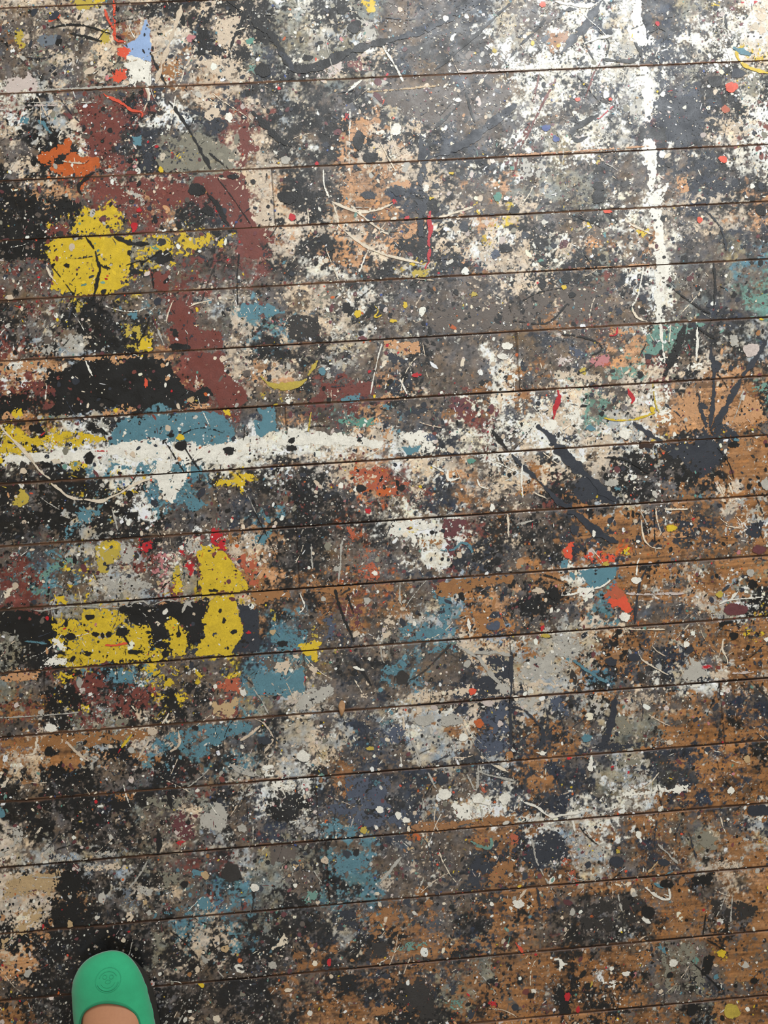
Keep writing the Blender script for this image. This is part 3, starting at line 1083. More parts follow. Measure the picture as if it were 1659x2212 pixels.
B4 p W 4 20,20 120,10 190,60 100,80 30,70
B4 p A 4 560,80 700,60 860,60 890,140 850,200 880,260 960,300 980,380 700,400 600,380 520,330 450,320 440,240 560,200
B4 p T 4 430,370 520,350 640,390 740,420 430,445
B4 p T 4 470,570 640,530 760,600 740,680 600,710 500,700
B4 p V 4 290,830 420,790 470,880 330,890
B4 p G 2 110,540 180,515 260,530 265,600 210,640 130,630
B4 p K 4 60,200 300,170 380,260 260,380 80,360
B4 p W 2 1290,260 1350,220 1380,280 1390,390 1340,350 1300,330
B4 p B 2 980,390 1659,310 1659,370 1000,415
B4 p B 3 1510,640 1620,600 1659,400 1659,800 1480,800 1500,700
B4 p N 3 1370,590 1440,560 1520,620 1530,680 1460,700 1390,670
B4 p N 3 1370,710 1440,710 1470,790 1370,800
B4 p B 4 730,900 880,890 930,1000 860,1060 700,1100 680,1040 780,1000
B4 p B 2 760,1580 860,1510 920,1560 800,1600
B4 p B 2 940,1545 1020,1550 960,1580
B4 p B 4 440,1540 520,1480 600,1500 560,1560 460,1600
B4 p H 3 870,1400 1080,1370 1200,1560 1180,1630 1000,1600 900,1500
B4 p K 3 540,1340 650,1330 660,1430 600,1480 540,1440
B4 p H 4 680,1110 860,1130 850,1260 700,1280
B4 p N 4 480,930 680,900 670,1050 500,1060
B4 p K 4 1220,1130 1300,1090 1400,1180 1380,1220 1250,1220
B4 p E 4 1340,1080 1460,1080 1450,1130 1380,1150
B4 p V 5 870,1150 1100,1120 1150,1200 1000,1220 870,1190
B4 p V 5 1130,1500 1350,1500 1360,1600 1200,1620
B4 p R 3 870,1600 920,1595 930,1640 880,1640
B4 p R 4 1490,1500 1550,1490 1540,1540 1500,1530
B4 p R 5 600,1450 640,1480 650,1540 610,1500
B4 p L 3 950,480 1010,480 1000,530 960,510
B4 p c 3 970,530 1040,520 1030,560 980,560
B4 p c 3 1060,460 1130,460 1120,500 1060,500
B4 p c 4 240,640 320,610 320,660 250,680
B4 p f 3 1440,120 1490,125 1480,170 1445,165
B4 p Q 1 120,1190 190,1080 215,1110 210,1140 150,1170
B4 s Q 1 6 200,1150 160,1190 145,1225
B4 s W 2 16 1450,240 1500,250 1510,280
B4 s L 2 20 1450,260 1470,380
B4 s V 2 26 1390,490 1440,520 1500,530 1520,490 1510,470
B4 s L 2 11 1360,60 1420,160 1430,0
B4 s L 2 10 1430,40 1520,70 1659,100
B4 s L 2 14 940,590 880,660 800,760
B4 s L 1 9 1110,50 1160,150
B4 s L 2 9 1080,730 1040,820
B4 s L 1 9 635,340 615,400
B4 s B 2 10 1530,0 1600,30
B4 s Q 1 14 1530,0 1620,45
B4 e W 1 1430,215 36,30
B4 e W 2 1600,215 36,38
B4 e W 2 1215,188 40,38
B4 e W 1 800,285 24,24
B4 e W 1 920,322 22,22
B4 e W 1 968,352 26,17
B4 e X 2 700,415 22,22
B4 e W 1 262,770 13,14
B4 e W 0 1517,890 13,14
B4 e W 1 1540,590 9,10
B4 e W 1 778,400 11,11
B4 e L 3 1230,20 1,1
B4 e Q 1 985,410 11,16
B4 e L 2 812,1100 14,9
B4 e Q 2 215,1440 24,12
B4 e L 2 115,1280 28,26
B4 e N 2 590,570 30,24
B4 e N 3 1200,90 40,36
B4 e K 2 650,560 20,24
B4 e N 2 840,1350 24,20
B4 e Y 1 832,1232 8,7
B4 e C 2 450,610 24,26
B4 e L 2 350,415 34,20
B4 e c 1 218,708 10,12
C4 p L 4 700,30 900,20 900,120 780,130 700,80
C4 p N 3 80,560 200,430 310,430 400,540 360,620 200,650 100,650
C4 p L 3 520,520 620,480 630,540 600,600 530,590
C4 p E 4 1170,420 1300,380 1360,450 1320,540 1240,560 1190,500
C4 p E 4 1590,420 1659,400 1659,580 1600,520
C4 p L 4 230,370 320,370 330,410 260,400
C4 p L 4 350,470 430,440 520,450 450,520 360,500
C4 p C 3 1360,640 1450,600 1470,660
C4 p E 5 930,1150 1330,1120 1200,1240 1300,1400 1350,1500 1000,1480 950,1300
C4 p H 4 420,900 680,830 900,880 900,960 700,1080 450,1080
C4 p H 4 1280,850 1600,870 1620,960 1400,1040 1300,960
C4 p K 3 1160,710 1310,700 1300,770 1180,770
C4 p B 4 1050,900 1240,880 1260,980 1080,1000
C4 p B 3 690,1200 900,1180 920,1250 760,1260
C4 p f 4 350,600 400,600 450,740 370,750
C4 p f 5 0,420 80,430 70,520 0,520
C4 p W 2 700,180 760,150 860,160 950,130 1050,145 1160,125 1130,165 1000,180 860,190 740,210
C4 p W 3 400,180 440,220 480,290 560,250 620,180 650,180 560,280 500,320 380,310 440,270
C4 p L 3 720,240 800,200 800,240 750,280
C4 p W 1 260,1235 320,1240 370,1280 330,1310 300,1260
C4 p W 3 590,1390 640,1400 690,1380 660,1430 600,1420
C4 p Q 3 670,760 780,770 760,800 700,790
C4 p K 2 1240,1250 1310,1240 1300,1330 1240,1350
C4 p K 2 305,1440 350,1430 380,1530 410,1600 330,1600 320,1510
C4 p T 2 940,1160 1000,1170 1010,1240 990,1200
C4 p K 5 380,1190 430,1190 430,1659 390,1659
C4 p K 5 500,1190 570,1190 560,1400 570,1659 530,1659
C4 s W 1 14 100,240 180,270 260,330 340,320 460,300
C4 s W 1 13 870,780 930,830 990,860 1030,850 1020,780
C4 s L 1 14 1425,840 1420,940 1415,1000
C4 s L 2 10 150,480 180,620 260,770 300,860
C4 s F 1 22 45,1140 95,1210
C4 s T 2 14 1000,700 1050,680
C4 s T 2 16 930,760 980,785
C4 s L 2 14 700,830 720,930
C4 s c 2 12 880,700 950,620
C4 s K 1 7 1160,1250 1360,1440
C4 s K 1 9 1250,1110 1380,1180
C4 s W 2 20 410,350 420,420
C4 s L 2 18 950,500 1080,630
C4 s K 2 8 1260,960 1240,1100
C4 s N 2 10 1150,430 1200,600
C4 s C 1 14 110,800 60,860
C4 s N 2 26 180,800 200,900
C4 s X 1 12 530,1385 520,1420
C4 e R 1 375,1480 18,30
C4 e X 1 1425,1575 48,50
C4 e Y 2 1360,1205 28,24
C4 e K 1 890,940 46,36
C4 e K 1 1030,1345 22,18
C4 e W 1 747,1335 26,15
C4 e W 2 1050,1265 24,26
C4 e W 1 1525,1562 16,15
C4 e W 2 60,890 40,26
C4 e L 1 800,830 22,14
C4 e T 1 1325,1355 16,16
C4 e K 2 140,1475 24,18
C4 e K 2 790,1340 16,24
C4 e K 2 1220,460 14,12
C4 e W 1 830,445 20,20
C4 e L 1 405,940 18,22
C4 e K 2 1570,1380 24,20
C4 e N 3 1600,290 80,40
C4 e N 2 1440,720 1,1
C4 e K 3 1010,760 40,30
C4 e N 2 690,620 50,34
C4 e K 2 1170,1560 30,40
C4 e b 3 1500,700 1,1
C4 e C 2 970,1450 16,14
C4 e F 1 748,680 7,8
C4 e W 2 1420,165 20,24
C4 e W 1 520,15 18,26
C4 e X 2 697,553 13,11
"""
# ------------------------------------------------------------------ noise fields (1 cell = 2 photo pixels)
F_MID = [fft_noise(100 + i, 3.0, 70, 1.05) for i in range(10)]
F_FINE = [fft_noise(200 + i, 1.5, 14, 0.7) for i in range(6)]
F_BIG = [fft_noise(300 + i, 12, 400, 1.2) for i in range(3)]
F_GRAIN = fft_noise(400, 1.5, 60, 0.9, ax=14.0, ay=1.0)
F_STREAK = fft_noise(401, 2.0, 40, 0.9, ax=6.0, ay=1.0)


def mirror(v, hi):
    v = np.mod(v, 2 * hi)
    return np.where(v > hi, 2 * hi - v, v)


# ------------------------------------------------------------------ mixture grid
GXN, GYN = 30, 40
KEYS = ['K', 'N', 'G', 'E', 'L', 'W', 'C', 'D', 'B', 'M', 'Y', 'T', 'V', 'O', 'P', 'R', 'I']
AMB = {'K': .16, 'G': .15, 'W': .07, 'C': .05, 'L': .06, 'N': .08, 'B': .05, 'E': .05, 'D': .02, 'M': .03, 'I': .03,
       'T': .012, 'V': .008, 'Y': .006, 'O': .006, 'R': .004, 'P': .006}
ACC = {'Y': .28, 'O': .35, 'T': .55, 'V': .5, 'R': .25, 'P': .4, 'M': .8}
DEN = {k: np.zeros((GYN, GXN), np.float32) for k in KEYS}
for ri, r in enumerate('1234'):
    for ci, c in enumerate('ABC'):
        for j, line in enumerate(MIX[c + r].split('\n')):
            for i, pair in enumerate(line.split()):
                a, b = pair[0], pair[1]
                DEN[a][ri * 10 + j, ci * 10 + i] += 1.0 * ACC.get(a, 1)
                DEN[b][ri * 10 + j, ci * 10 + i] += 0.55 * ACC.get(b, 1)


def grid_lookup(G, px, py):
    u = np.clip(mirror(px, 1659.0) / 55.3 - 0.5, 0, GXN - 1.001)
    v = np.clip(mirror(py, 2212.0) / 55.3 - 0.5, 0, GYN - 1.001)
    i = np.floor(u).astype(int)
    j = np.floor(v).astype(int)
    a, b = u - i, v - j
    return (G[j, i] * (1 - a) + G[j, i + 1] * a) * (1 - b) + (G[j + 1, i] * (1 - a) + G[j + 1, i + 1] * a) * b


def ground_color(px, py, X, Y):
    """Linear RGB of the worn paint film and bare wood at floor points."""
    u, v = px / 2, py / 2
    wx = px + 16 * samp(F_MID[8], u, v) + 10 * samp(F_BIG[0], u, v)
    wy = py + 16 * samp(F_MID[9], u, v) + 10 * samp(F_BIG[1], u, v)
    board = np.searchsorted(-GAPS, -Y)
    tone = np.random.default_rng(5).uniform(0.88, 1.1, 200)[board % 200]
    best = np.full(px.shape, -1e9, np.float32)
    scores = []
    for n, k in enumerate(KEYS):
        d = grid_lookup(DEN[k], wx, wy) + AMB[k]
        off = 137.0 * n
        s = np.log(d) + 0.60 * samp(F_MID[n % 8], u + off + board * 53, v + off * 1.7) \
            + 0.46 * samp(F_FINE[n % 6], u * 1.5 + off, v * 1.5 - off) + 0.16 * samp(F_STREAK, u + off, v + off * 2.3)
        if k in 'WC':
            s += 0.25 * samp(F_FINE[(n + 2) % 6], u * 2.2 + off, v * 2.2)
        scores.append(s.astype(np.float32))
    S = np.stack(scores)
    S -= S.max(0)
    T = 0.16 + 0.12 * np.clip(samp(F_BIG[2], u, v), -1, 1.5)
    T = np.clip(T, 0.06, 0.4)
    P = np.exp(S / T)
    P /= P.sum(0)
    col = np.zeros(px.shape + (3,), np.float32)
    g = samp(F_GRAIN, X * 900, Y * 2600)
    for n, k in enumerate(KEYS):
        c = lin(PAL[k]).astype(np.float32)
        w = P[n][..., None]
        if k in 'DB':
            sh = (tone * (1 + 0.16 * g) * (1 + 0.10 * samp(F_STREAK, u, v * 1.3)))[..., None]
            sh = sh - (0.34 * np.clip(samp(F_MID[4], u * 1.1 + 400, v * 1.1) - 0.2, 0, 1.6) + 0.10 * samp(F_FINE[2], u * 2, v * 2))[..., None]
            c = c * (1 + samp(F_MID[5], u + 11, v)[..., None] * np.array([0.03, -0.01, -0.1], np.float32))
            col += w * c * np.clip(sh, 0.3, 1.5)
        else:
            am = 0.26 if k in 'GEKN' else 0.14
            m1 = samp(F_MID[(n + 3) % 8], u * 1.4 + 71 * n, v * 1.4)
            f1 = samp(F_FINE[n % 6], u * 2, v * 2 + 31 * n)
            sh = 1 + (am * m1 + 0.6 * am * f1 + 0.06 * samp(F_STREAK, u, v + 9 * n))[..., None]
            hue = samp(F_MID[(n + 6) % 8], u * 0.9 - 33 * n, v * 0.9)[..., None] * np.array([0.11, 0.02, -0.12], np.float32)
            c = c * (1 + hue * (1.0 if k in 'GEKNLI' else 0.4))
            col += w * c * np.clip(sh, 0.35, 1.9)
    # pinprick spatter, finer than the drops built below
    a = samp(F_FINE[1], u * 1.9 + 50, v * 1.9)
    b = samp(F_FINE[3], u * 1.7, v * 1.7 + 90)
    dens = 0.25 * samp(F_MID[2], u * 0.6, v * 0.6) + 0.18 * samp(F_BIG[1], u, v)
    m = np.clip((a - 1.95 + dens) * 4, 0, 1)[..., None] * 0.85
    col = col * (1 - m) + m * lin((205, 200, 188)).astype(np.float32)
    m = np.clip((b - 1.8 + dens) * 4, 0, 1)[..., None] * 0.8
    col = col * (1 - m) + m * lin((32, 31, 30)).astype(np.float32)
    return col


# ------------------------------------------------------------------ mesh helpers
def mesh_from(name, verts, loops, starts, totals, mat, parent=None, color=None, smooth=False):
    me = bpy.data.meshes.new(name)
    me.vertices.add(len(verts))
    me.vertices.foreach_set('co', np.ascontiguousarray(verts, np.float32).ravel())
    me.loops.add(len(loops))
    me.loops.foreach_set('vertex_index', np.ascontiguousarray(loops, np.int32))
    me.polygons.add(len(starts))
    me.polygons.foreach_set('loop_start', np.ascontiguousarray(starts, np.int32))
    me.polygons.foreach_set('loop_total', np.ascontiguousarray(totals, np.int32))
    if smooth:
        me.polygons.foreach_set('use_smooth', np.ones(len(starts), bool))
    if color is not None:
        at = me.color_attributes.new('paint', 'FLOAT_COLOR', 'POINT')
        c4 = np.ones((len(verts), 4), np.float32)
        c4[:, :3] = color
        at.data.foreach_set('color', c4.ravel())
    me.update()
    me.validate()
    me.materials.append(mat)
    o = bpy.data.objects.new(name, me)
    SC.collection.objects.link(o)
    if parent is not None:
        o.parent = parent
    return o


def quads_mesh(name, verts, quads, *a, **k):
    quads = np.asarray(quads, np.int32)
    n = len(quads)
    return mesh_from(name, verts, quads.ravel(), np.arange(n) * 4, np.full(n, 4), *a, **k)


# ------------------------------------------------------------------ materials
def nodes_of(name):
    m = bpy.data.materials.new(name)
    m.use_nodes = True
    nt = m.node_tree
    return m, nt, nt.nodes['Principled BSDF']


def noise_node(nt, scale, detail=4, rough=0.6):
    tc = nt.nodes.new('ShaderNodeTexCoord')
    n = nt.nodes.new('ShaderNodeTexNoise')
    n.inputs['Scale'].default_value = scale
    n.inputs['Detail'].default_value = detail
    n.inputs['Roughness'].default_value = rough
    nt.links.new(tc.outputs['Object'], n.inputs['Vector'])
    return n


def ramp(nt, src, p0, p1, v0, v1):
    r = nt.nodes.new('ShaderNodeMapRange')
    r.inputs[1].default_value, r.inputs[2].default_value = p0, p1
    r.inputs[3].default_value, r.inputs[4].default_value = v0, v1
    nt.links.new(src, r.inputs[0])
    return r.outputs[0]


def film_material(name, color=None, rough=(0.34, 0.6), grime=0.5, bump=0.25):
    """Dried paint or worn boards: base colour (attribute or constant) broken up by fine procedural dirt."""
    m, nt, b = nodes_of(name)
    if color is None:
        at = nt.nodes.new('ShaderNodeAttribute')
        at.attribute_name = 'paint'
        csrc = at.outputs['Color']
    else:
        rgb = nt.nodes.new('ShaderNodeRGB')
        rgb.outputs[0].default_value = (*color, 1)
        csrc = rgb.outputs[0]
    n1 = noise_node(nt, 700, 5, 0.8)
    n2 = noise_node(nt, 85, 7, 0.78)
    f1 = ramp(nt, n1.outputs['Fac'], 0.3, 0.72, 1.0 - 0.5 * grime, 1.0 + 0.32 * grime)
    f2 = ramp(nt, n2.outputs['Fac'], 0.3, 0.7, 1.0 - 0.42 * grime, 1.0 + 0.2 * grime)
    mu = nt.nodes.new('ShaderNodeMath')
    mu.operation = 'MULTIPLY'
    nt.links.new(f1, mu.inputs[0])
    nt.links.new(f2, mu.inputs[1])
    vm = nt.nodes.new('ShaderNodeVectorMath')
    vm.operation = 'SCALE'
    nt.links.new(csrc, vm.inputs[0])
    nt.links.new(mu.outputs[0], vm.inputs['Scale'])
    nt.links.new(vm.outputs[0], b.inputs['Base Color'])
    n3 = noise_node(nt, 45, 4, 0.6)
    nt.links.new(ramp(nt, n3.outputs['Fac'], 0.3, 0.7, rough[0], rough[1]), b.inputs['Roughness'])
    n4 = noise_node(nt, 420, 4, 0.65)
    bp = nt.nodes.new('ShaderNodeBump')
    bp.inputs['Strength'].default_value = bump
    bp.inputs['Distance'].default_value = 0.0006
    nt.links.new(n4.outputs['Fac'], bp.inputs['Height'])
    nt.links.new(bp.outputs[0], b.inputs['Normal'])
    return m


MAT_GROUND = film_material('worn_painted_boards', None, (0.36, 0.62), 0.45, 0.35)
MAT_SPATTER = film_material('spattered_paint', None, (0.34, 0.55), 0.3, 0.25)
PAINT = {k: film_material(NAMES[k].replace(' ', '_') + '_paint', tuple(lin(v)), (0.34, 0.58), 0.62, 0.3) for k, v in PAL.items()}

# ------------------------------------------------------------------ the floor: boards with open joints
EMB_OF = lambda g: 0.0006 if g > 0.56 else (0.0008 if g > 0.3 else 0.0010)
xs = np.concatenate([np.arange(-2.4, -1.11, 0.013), np.arange(-1.1, -0.578, 0.0026), np.arange(-0.575, 0.755, 0.00105), np.arange(0.758, 1.3, 0.0026),
                     np.arange(1.31, 2.6, 0.013)])
JOINTS = [(590, 430), (619, 947), (643, 1215), (659, 1470), (1105, 1430), (1105, 1560), (1560, 1538), (685, 1745),
          (706, 1870), (1119, 784), (98, 1560)]
JW = [tuple(float(q) for q in to_floor(*j)) for j in JOINTS]
V, Q, COL = [], [], []
base = 0
edge_c = lin((104, 70, 48)).astype(np.float32)
for bi in range(len(GAPS) - 1):
    hi, lo = GAPS[bi], GAPS[bi + 1]
    eh, el = EMB_OF(hi), EMB_OF(lo)
    fine = (lo < 0.90) and (hi > -0.71)
    inner = np.arange(lo + 2.2 * el, hi - 2.2 * eh, 0.00105 if fine else (0.0026 if -1.2 < lo < 1.4 else 0.006))
    ys = np.concatenate([[lo + el, lo + el, lo + 1.5 * el], inner, [hi - 1.5 * eh, hi - eh, hi - eh]])
    zz = np.zeros(len(ys))
    zz[0] = zz[-1] = -0.0024
    zz[1] = zz[-2] = -0.0009
    zz[2] = zz[-3] = -0.0002
    Xg, Yg = np.meshgrid(xs, ys)
    Zg = np.repeat(zz[:, None], len(xs), 1)
    px, py = to_px(Xg, Yg)
    c = ground_color(px, py, Xg, Yg)
    dist = np.minimum(Yg - lo, hi - Yg)
    wear = np.clip(1.0 - (dist - 0.0008) / (0.0013 + 0.0014 * np.clip(samp(F_STREAK, px / 2, py / 2 + 300 * bi), -0.6, 3)), 0, 1)
    wear = (wear * 0.9)[..., None]
    edge_c = np.where((hi - Yg < Yg - lo)[..., None], lin((92, 64, 46)), lin((140, 100, 72))).astype(np.float32)
    c = c * (1 - wear) + edge_c * (1 + 0.35 * samp(F_STREAK, px / 2, py * 0 + bi * 17))[..., None] * wear
    joints = [x for x, y in JW if lo < y < hi]
    if not fine:
        joints = list(np.random.default_rng(bi).uniform(-2, 2, 2))
    for jx in joints:
        dj = np.abs(Xg - jx)
        k = np.clip(1.5 - dj / 0.0009, 0, 1)
        Zg = Zg - 0.0012 * (k > 0.5)
        c = c * (1 - 0.85 * k[..., None]) + 0.85 * k[..., None] * lin((44, 30, 22)).astype(np.float32)
    V.append(np.stack([Xg, Yg, Zg], -1).reshape(-1, 3))
    COL.append(np.clip(c, 0.002, 0.95).reshape(-1, 3))
    nx, ny = len(xs), len(ys)
    i = np.arange(nx - 1)[None, :]
    j = np.arange(ny - 1)[:, None]
    q = np.stack([j * nx + i, j * nx + i + 1, (j + 1) * nx + i + 1, (j + 1) * nx + i], -1).reshape(-1, 4) + base
    Q.append(q)
    base += nx * ny
V, Q, COL = np.concatenate(V), np.concatenate(Q), np.concatenate(COL)
floor = quads_mesh('floor', V, Q, MAT_GROUND, color=COL)
floor['kind'] = 'structure'
floor['label'] = 'floor of long wooden boards crusted all over with spattered, worn paint'
del V, Q, COL
SV, SQ, SCOL = [], [], []
sx = np.arange(-2.4, 2.6, 0.002)
for gi, g in enumerate(GAPS):
    zf = -0.0007 if g > 0.56 else (-0.0012 if g > 0.3 else -0.0018)
    nz = samp(F_STREAK, sx * 420 + 91 * gi, sx * 0 + 37.0 * gi)
    tn = np.clip(0.35 + 0.3 * nz, 0, 1)[:, None]
    cc_ = lin((38, 27, 20)) * (1 - tn) + lin((118, 86, 62)) * tn
    for dy in (-0.004, 0.004):
        SV.append(np.stack([sx, np.full(len(sx), g + dy), zf + 0.0003 * np.clip(nz, -1, 1)], -1))
        SCOL.append(cc_)
    b0 = 2 * gi * len(sx)
    k = np.arange(len(sx) - 1) + b0
    SQ.append(np.stack([k, k + 1, k + 1 + len(sx), k + len(sx)], -1))
sub = quads_mesh('joint_dirt', np.concatenate(SV), np.concatenate(SQ), film_material('joint_dirt', None, (0.7, 0.9), 0.8, 0.5), floor,
                 color=np.concatenate(SCOL))
sub['label'] = 'dark dirt down in the joints between the boards'

# ------------------------------------------------------------------ painted marks as their own films on the boards


def seg_dist(px, py, pts):
    d = np.full(px.shape, 1e9)
    along = np.zeros(px.shape)
    run = 0.0
    for (x0, y0), (x1, y1) in zip(pts[:-1], pts[1:]):
        dx, dy = x1 - x0, y1 - y0
        L = math.hypot(dx, dy) + 1e-9
        t = np.clip(((px - x0) * dx + (py - y0) * dy) / (L * L), 0, 1)
        e = np.hypot(px - x0 - t * dx, py - y0 - t * dy)
        along = np.where(e < d, run + t * L, along)
        d = np.minimum(d, e)
        run += L
    return d, along, run


def inside(px, py, pts):
    c = np.zeros(px.shape, bool)
    n = len(pts)
    for i in range(n):
        x0, y0 = pts[i]
        x1, y1 = pts[(i + 1) % n]
        if y0 == y1:
            continue
        m = ((y0 > py) != (y1 > py)) & (px < (x1 - x0) * (py - y0) / (y1 - y0) + x0)
        c ^= m
    return c


def smooth_pts(pts):
    if len(pts) < 3:
        return pts
    out = [pts[0]]
    for i in range(len(pts) - 1):
        p0 = pts[max(i - 1, 0)]
        p1, p2 = pts[i], pts[i + 1]
        p3 = pts[min(i + 2, len(pts) - 1)]
        for t in (0.25, 0.5, 0.75, 1.0):
            out.append(tuple(0.5 * (2 * p1[k] + (p2[k] - p0[k]) * t + (2 * p0[k] - 5 * p1[k] + 4 * p2[k] - p3[k]) * t * t
                                    + (3 * p1[k] - p0[k] - 3 * p2[k] + p3[k]) * t ** 3) for k in (0, 1)))
    return out


def march(f, gx, gy, zval):
    """Filled contour of f > 0 on a regular pixel grid -> floor-plane polygons (runs of full cells are merged)."""
    ins = f > 0
    full = ins[:-1, :-1] & ins[:-1, 1:] & ins[1:, :-1] & ins[1:, 1:]
    anyc = ins[:-1, :-1] | ins[:-1, 1:] | ins[1:, :-1] | ins[1:, 1:]
    verts, totals = [], []
    P = []
    pad = np.zeros((full.shape[0], 1), bool)
    fp = np.concatenate([pad, full, pad], 1).astype(np.int8)
    df = np.diff(fp, axis=1)
    rj, ra = np.nonzero(df == 1)
    _, rb = np.nonzero(df == -1)
    if len(rj):
        P.append(np.stack([gx[ra], gy[rj], gx[rb], gy[rj], gx[rb], gy[rj + 1], gx[ra], gy[rj + 1]], -1).reshape(-1, 2))
        totals.append(np.full(len(rj), 4))
    cj, ci = np.nonzero(anyc & ~full)
    if len(cj):
        cf = np.stack([f[cj, ci], f[cj, ci + 1], f[cj + 1, ci + 1], f[cj + 1, ci]], -1)
        cx = np.stack([gx[ci], gx[ci + 1], gx[ci + 1], gx[ci]], -1)
        cy = np.stack([gy[cj], gy[cj], gy[cj + 1], gy[cj + 1]], -1)
        pts = np.zeros((len(cj), 8, 2))
        msk = np.zeros((len(cj), 8), bool)
        for k in range(4):
            k2 = (k + 1) % 4
            pts[:, 2 * k, 0], pts[:, 2 * k, 1] = cx[:, k], cy[:, k]
            msk[:, 2 * k] = cf[:, k] > 0
            den = cf[:, k] - cf[:, k2]
            t = np.clip(cf[:, k] / np.where(np.abs(den) < 1e-9, 1e-9, den), 0.02, 0.98)
            pts[:, 2 * k + 1, 0] = cx[:, k] + t * (cx[:, k2] - cx[:, k])
            pts[:, 2 * k + 1, 1] = cy[:, k] + t * (cy[:, k2] - cy[:, k])
            msk[:, 2 * k + 1] = (cf[:, k] > 0) != (cf[:, k2] > 0)
        P.append(pts[msk])
        totals.append(msk.sum(1))
    if not P:
        return None
    P = np.concatenate(P)
    T = np.concatenate(totals)
    X, Y = to_floor(P[:, 0], P[:, 1])
    verts = np.stack([X, Y, np.full(len(X), zval)], -1)
    starts = np.concatenate([[0], np.cumsum(T)[:-1]])
    # image y points down, the floor's y up: reverse each polygon so that it faces up
    idx = np.arange(len(P))
    rep = np.repeat(np.arange(len(T)), T)
    loops = starts[rep] + (T[rep] - 1 - (idx - starts[rep]))
    return verts, loops, starts, T


def shape_field(kind, wear, width, pts, seed):
    P = np.array(pts)
    pad = (width or 0) + 14
    x0, x1 = P[:, 0].min() - pad, P[:, 0].max() + pad
    y0, y1 = P[:, 1].min() - pad, P[:, 1].max() + pad
    step = 1.6 if (x1 - x0) * (y1 - y0) > 9000 else 1.0
    gx, gy = np.arange(x0, x1, step), np.arange(y0, y1, step)
    gx, gy = gx.astype(float), gy.astype(float)
    X, Y = np.meshgrid(gx, gy)
    o = seed * 61.7
    u, v = X / 2, Y / 2
    nm = samp(F_MID[seed % 8], u + o, v + 2 * o)
    nf = samp(F_FINE[seed % 6], u * 1.6 + o, v * 1.6 - o)
    if kind == 'p':
        wxx, wyy = X + 2.2 * nm, Y + 2.2 * samp(F_MID[(seed + 3) % 8], u - o, v)
        d, _, _ = seg_dist(wxx, wyy, pts + [pts[0]])
        d = np.where(inside(wxx, wyy, pts), d, -d)
        f = d + (0.8 + 1.1 * wear) * nm + (0.8 + 0.5 * wear) * nf
        hole = 0.55 * nm + 0.45 * samp(F_MID[(seed + 5) % 8], u * 1.7 - o, v * 1.7 + o) + 0.6 * nf \
            + 0.3 * samp(F_STREAK, u + o, v)
        thr = {0: 3.3, 1: 2.3, 2: 1.7, 3: 1.15, 4: 0.6, 5: 0.15}[min(wear, 5)]
        # worn thin towards the outline of the old ones
        thr = thr - (0.9 * np.exp(-np.clip(d, 0, 99) / 9.0) if wear >= 3 else 0)
        f = np.minimum(f, (thr - hole) * 3.0)
    elif kind == 'e':
        (cx, cy), (rx, ry) = pts
        a = np.arctan2(Y - cy, X - cx)
        rr = np.hypot((X - cx) / max(rx, .8), (Y - cy) / max(ry, .8))
        lob = 0.07 * np.cos(2 * a + o) + 0.05 * np.cos(3 * a + 2 * o) + 0.035 * np.cos(5 * a + 3 * o)
        f = (1 + lob - rr) * min(rx, ry) + 0.45 * (1 + 0.6 * wear) * nf
        if wear >= 2:
            f = np.minimum(f, ({2: 2.0, 3: 1.3}.get(wear, 1.0) - nf - 0.5 * nm) * 3)
    else:
        d, s, L = seg_dist(X + 0.5 * nm * min(width / 4, 2), Y + 0.5 * nf, pts)
        k = width / 2
        beads = 1 + 0.28 * samp(F_FINE[(seed + 1) % 6], s / 5 + o, s * 0 + o) + 0.2 * samp(F_MID[(seed + 1) % 8], s / 3 + o, s * 0 + 3 * o)
        taper = np.clip(np.minimum(s + 3, L - s + 3) / (2.0 * width + 4), 0.25, 1) ** 0.6
        f = k * np.clip(beads, 0.35, 1.7) * taper - d + 0.25 * nf * (1 + 0.8 * wear)
        if wear >= 1:
            thr = {1: 2.4, 2: 1.6, 3: 0.9}.get(wear, 0.7)
            f = np.minimum(f, (thr - 0.6 * nm - 0.6 * nf) * 2.5)
    FX, FY = to_floor(X, Y)
    gd = (gap_distance(FY) - 0.0009) * 1560.0
    return np.minimum(f, gd), gx, gy


marks = []
for ln in MARKS.strip().split('\n'):
    t = ln.split()
    tile, kind, colr, wear = t[0], t[1], t[2], int(t[3])
    rest = t[4:]
    width = 0
    if kind == 's':
        width = float(rest[0]) * TS
        rest = rest[1:]
    ox, oy = TX[tile[0]], TY[tile[1]]
    if kind == 'e':
        a, b = (tuple(map(float, r.split(','))) for r in rest)
        if b[0] < 2:
            continue
        pts = [(ox + a[0] * TS, oy + a[1] * TS), (b[0] * TS, b[1] * TS)]
        area = math.pi * pts[1][0] * pts[1][1]
    else:
        pts = [(ox + float(r.split(',')[0]) * TS, oy + float(r.split(',')[1]) * TS) for r in rest]
        if kind == 's':
            pts = smooth_pts(pts)
            area = width * sum(math.dist(a, b) for a, b in zip(pts[:-1], pts[1:]))
        else:
            P = np.array(pts)
            area = abs(np.sum(P[:, 0] * np.roll(P[:, 1], -1) - P[:, 1] * np.roll(P[:, 0], -1))) / 2
    part = {'p': 'paint_patch', 'e': 'paint_blot', 's': 'paint_dribble' if width < 5.6 else 'paint_streak'}[kind]
    marks.append(dict(kind=kind, col=colr, wear=wear, width=width, pts=pts, area=area, part=part))

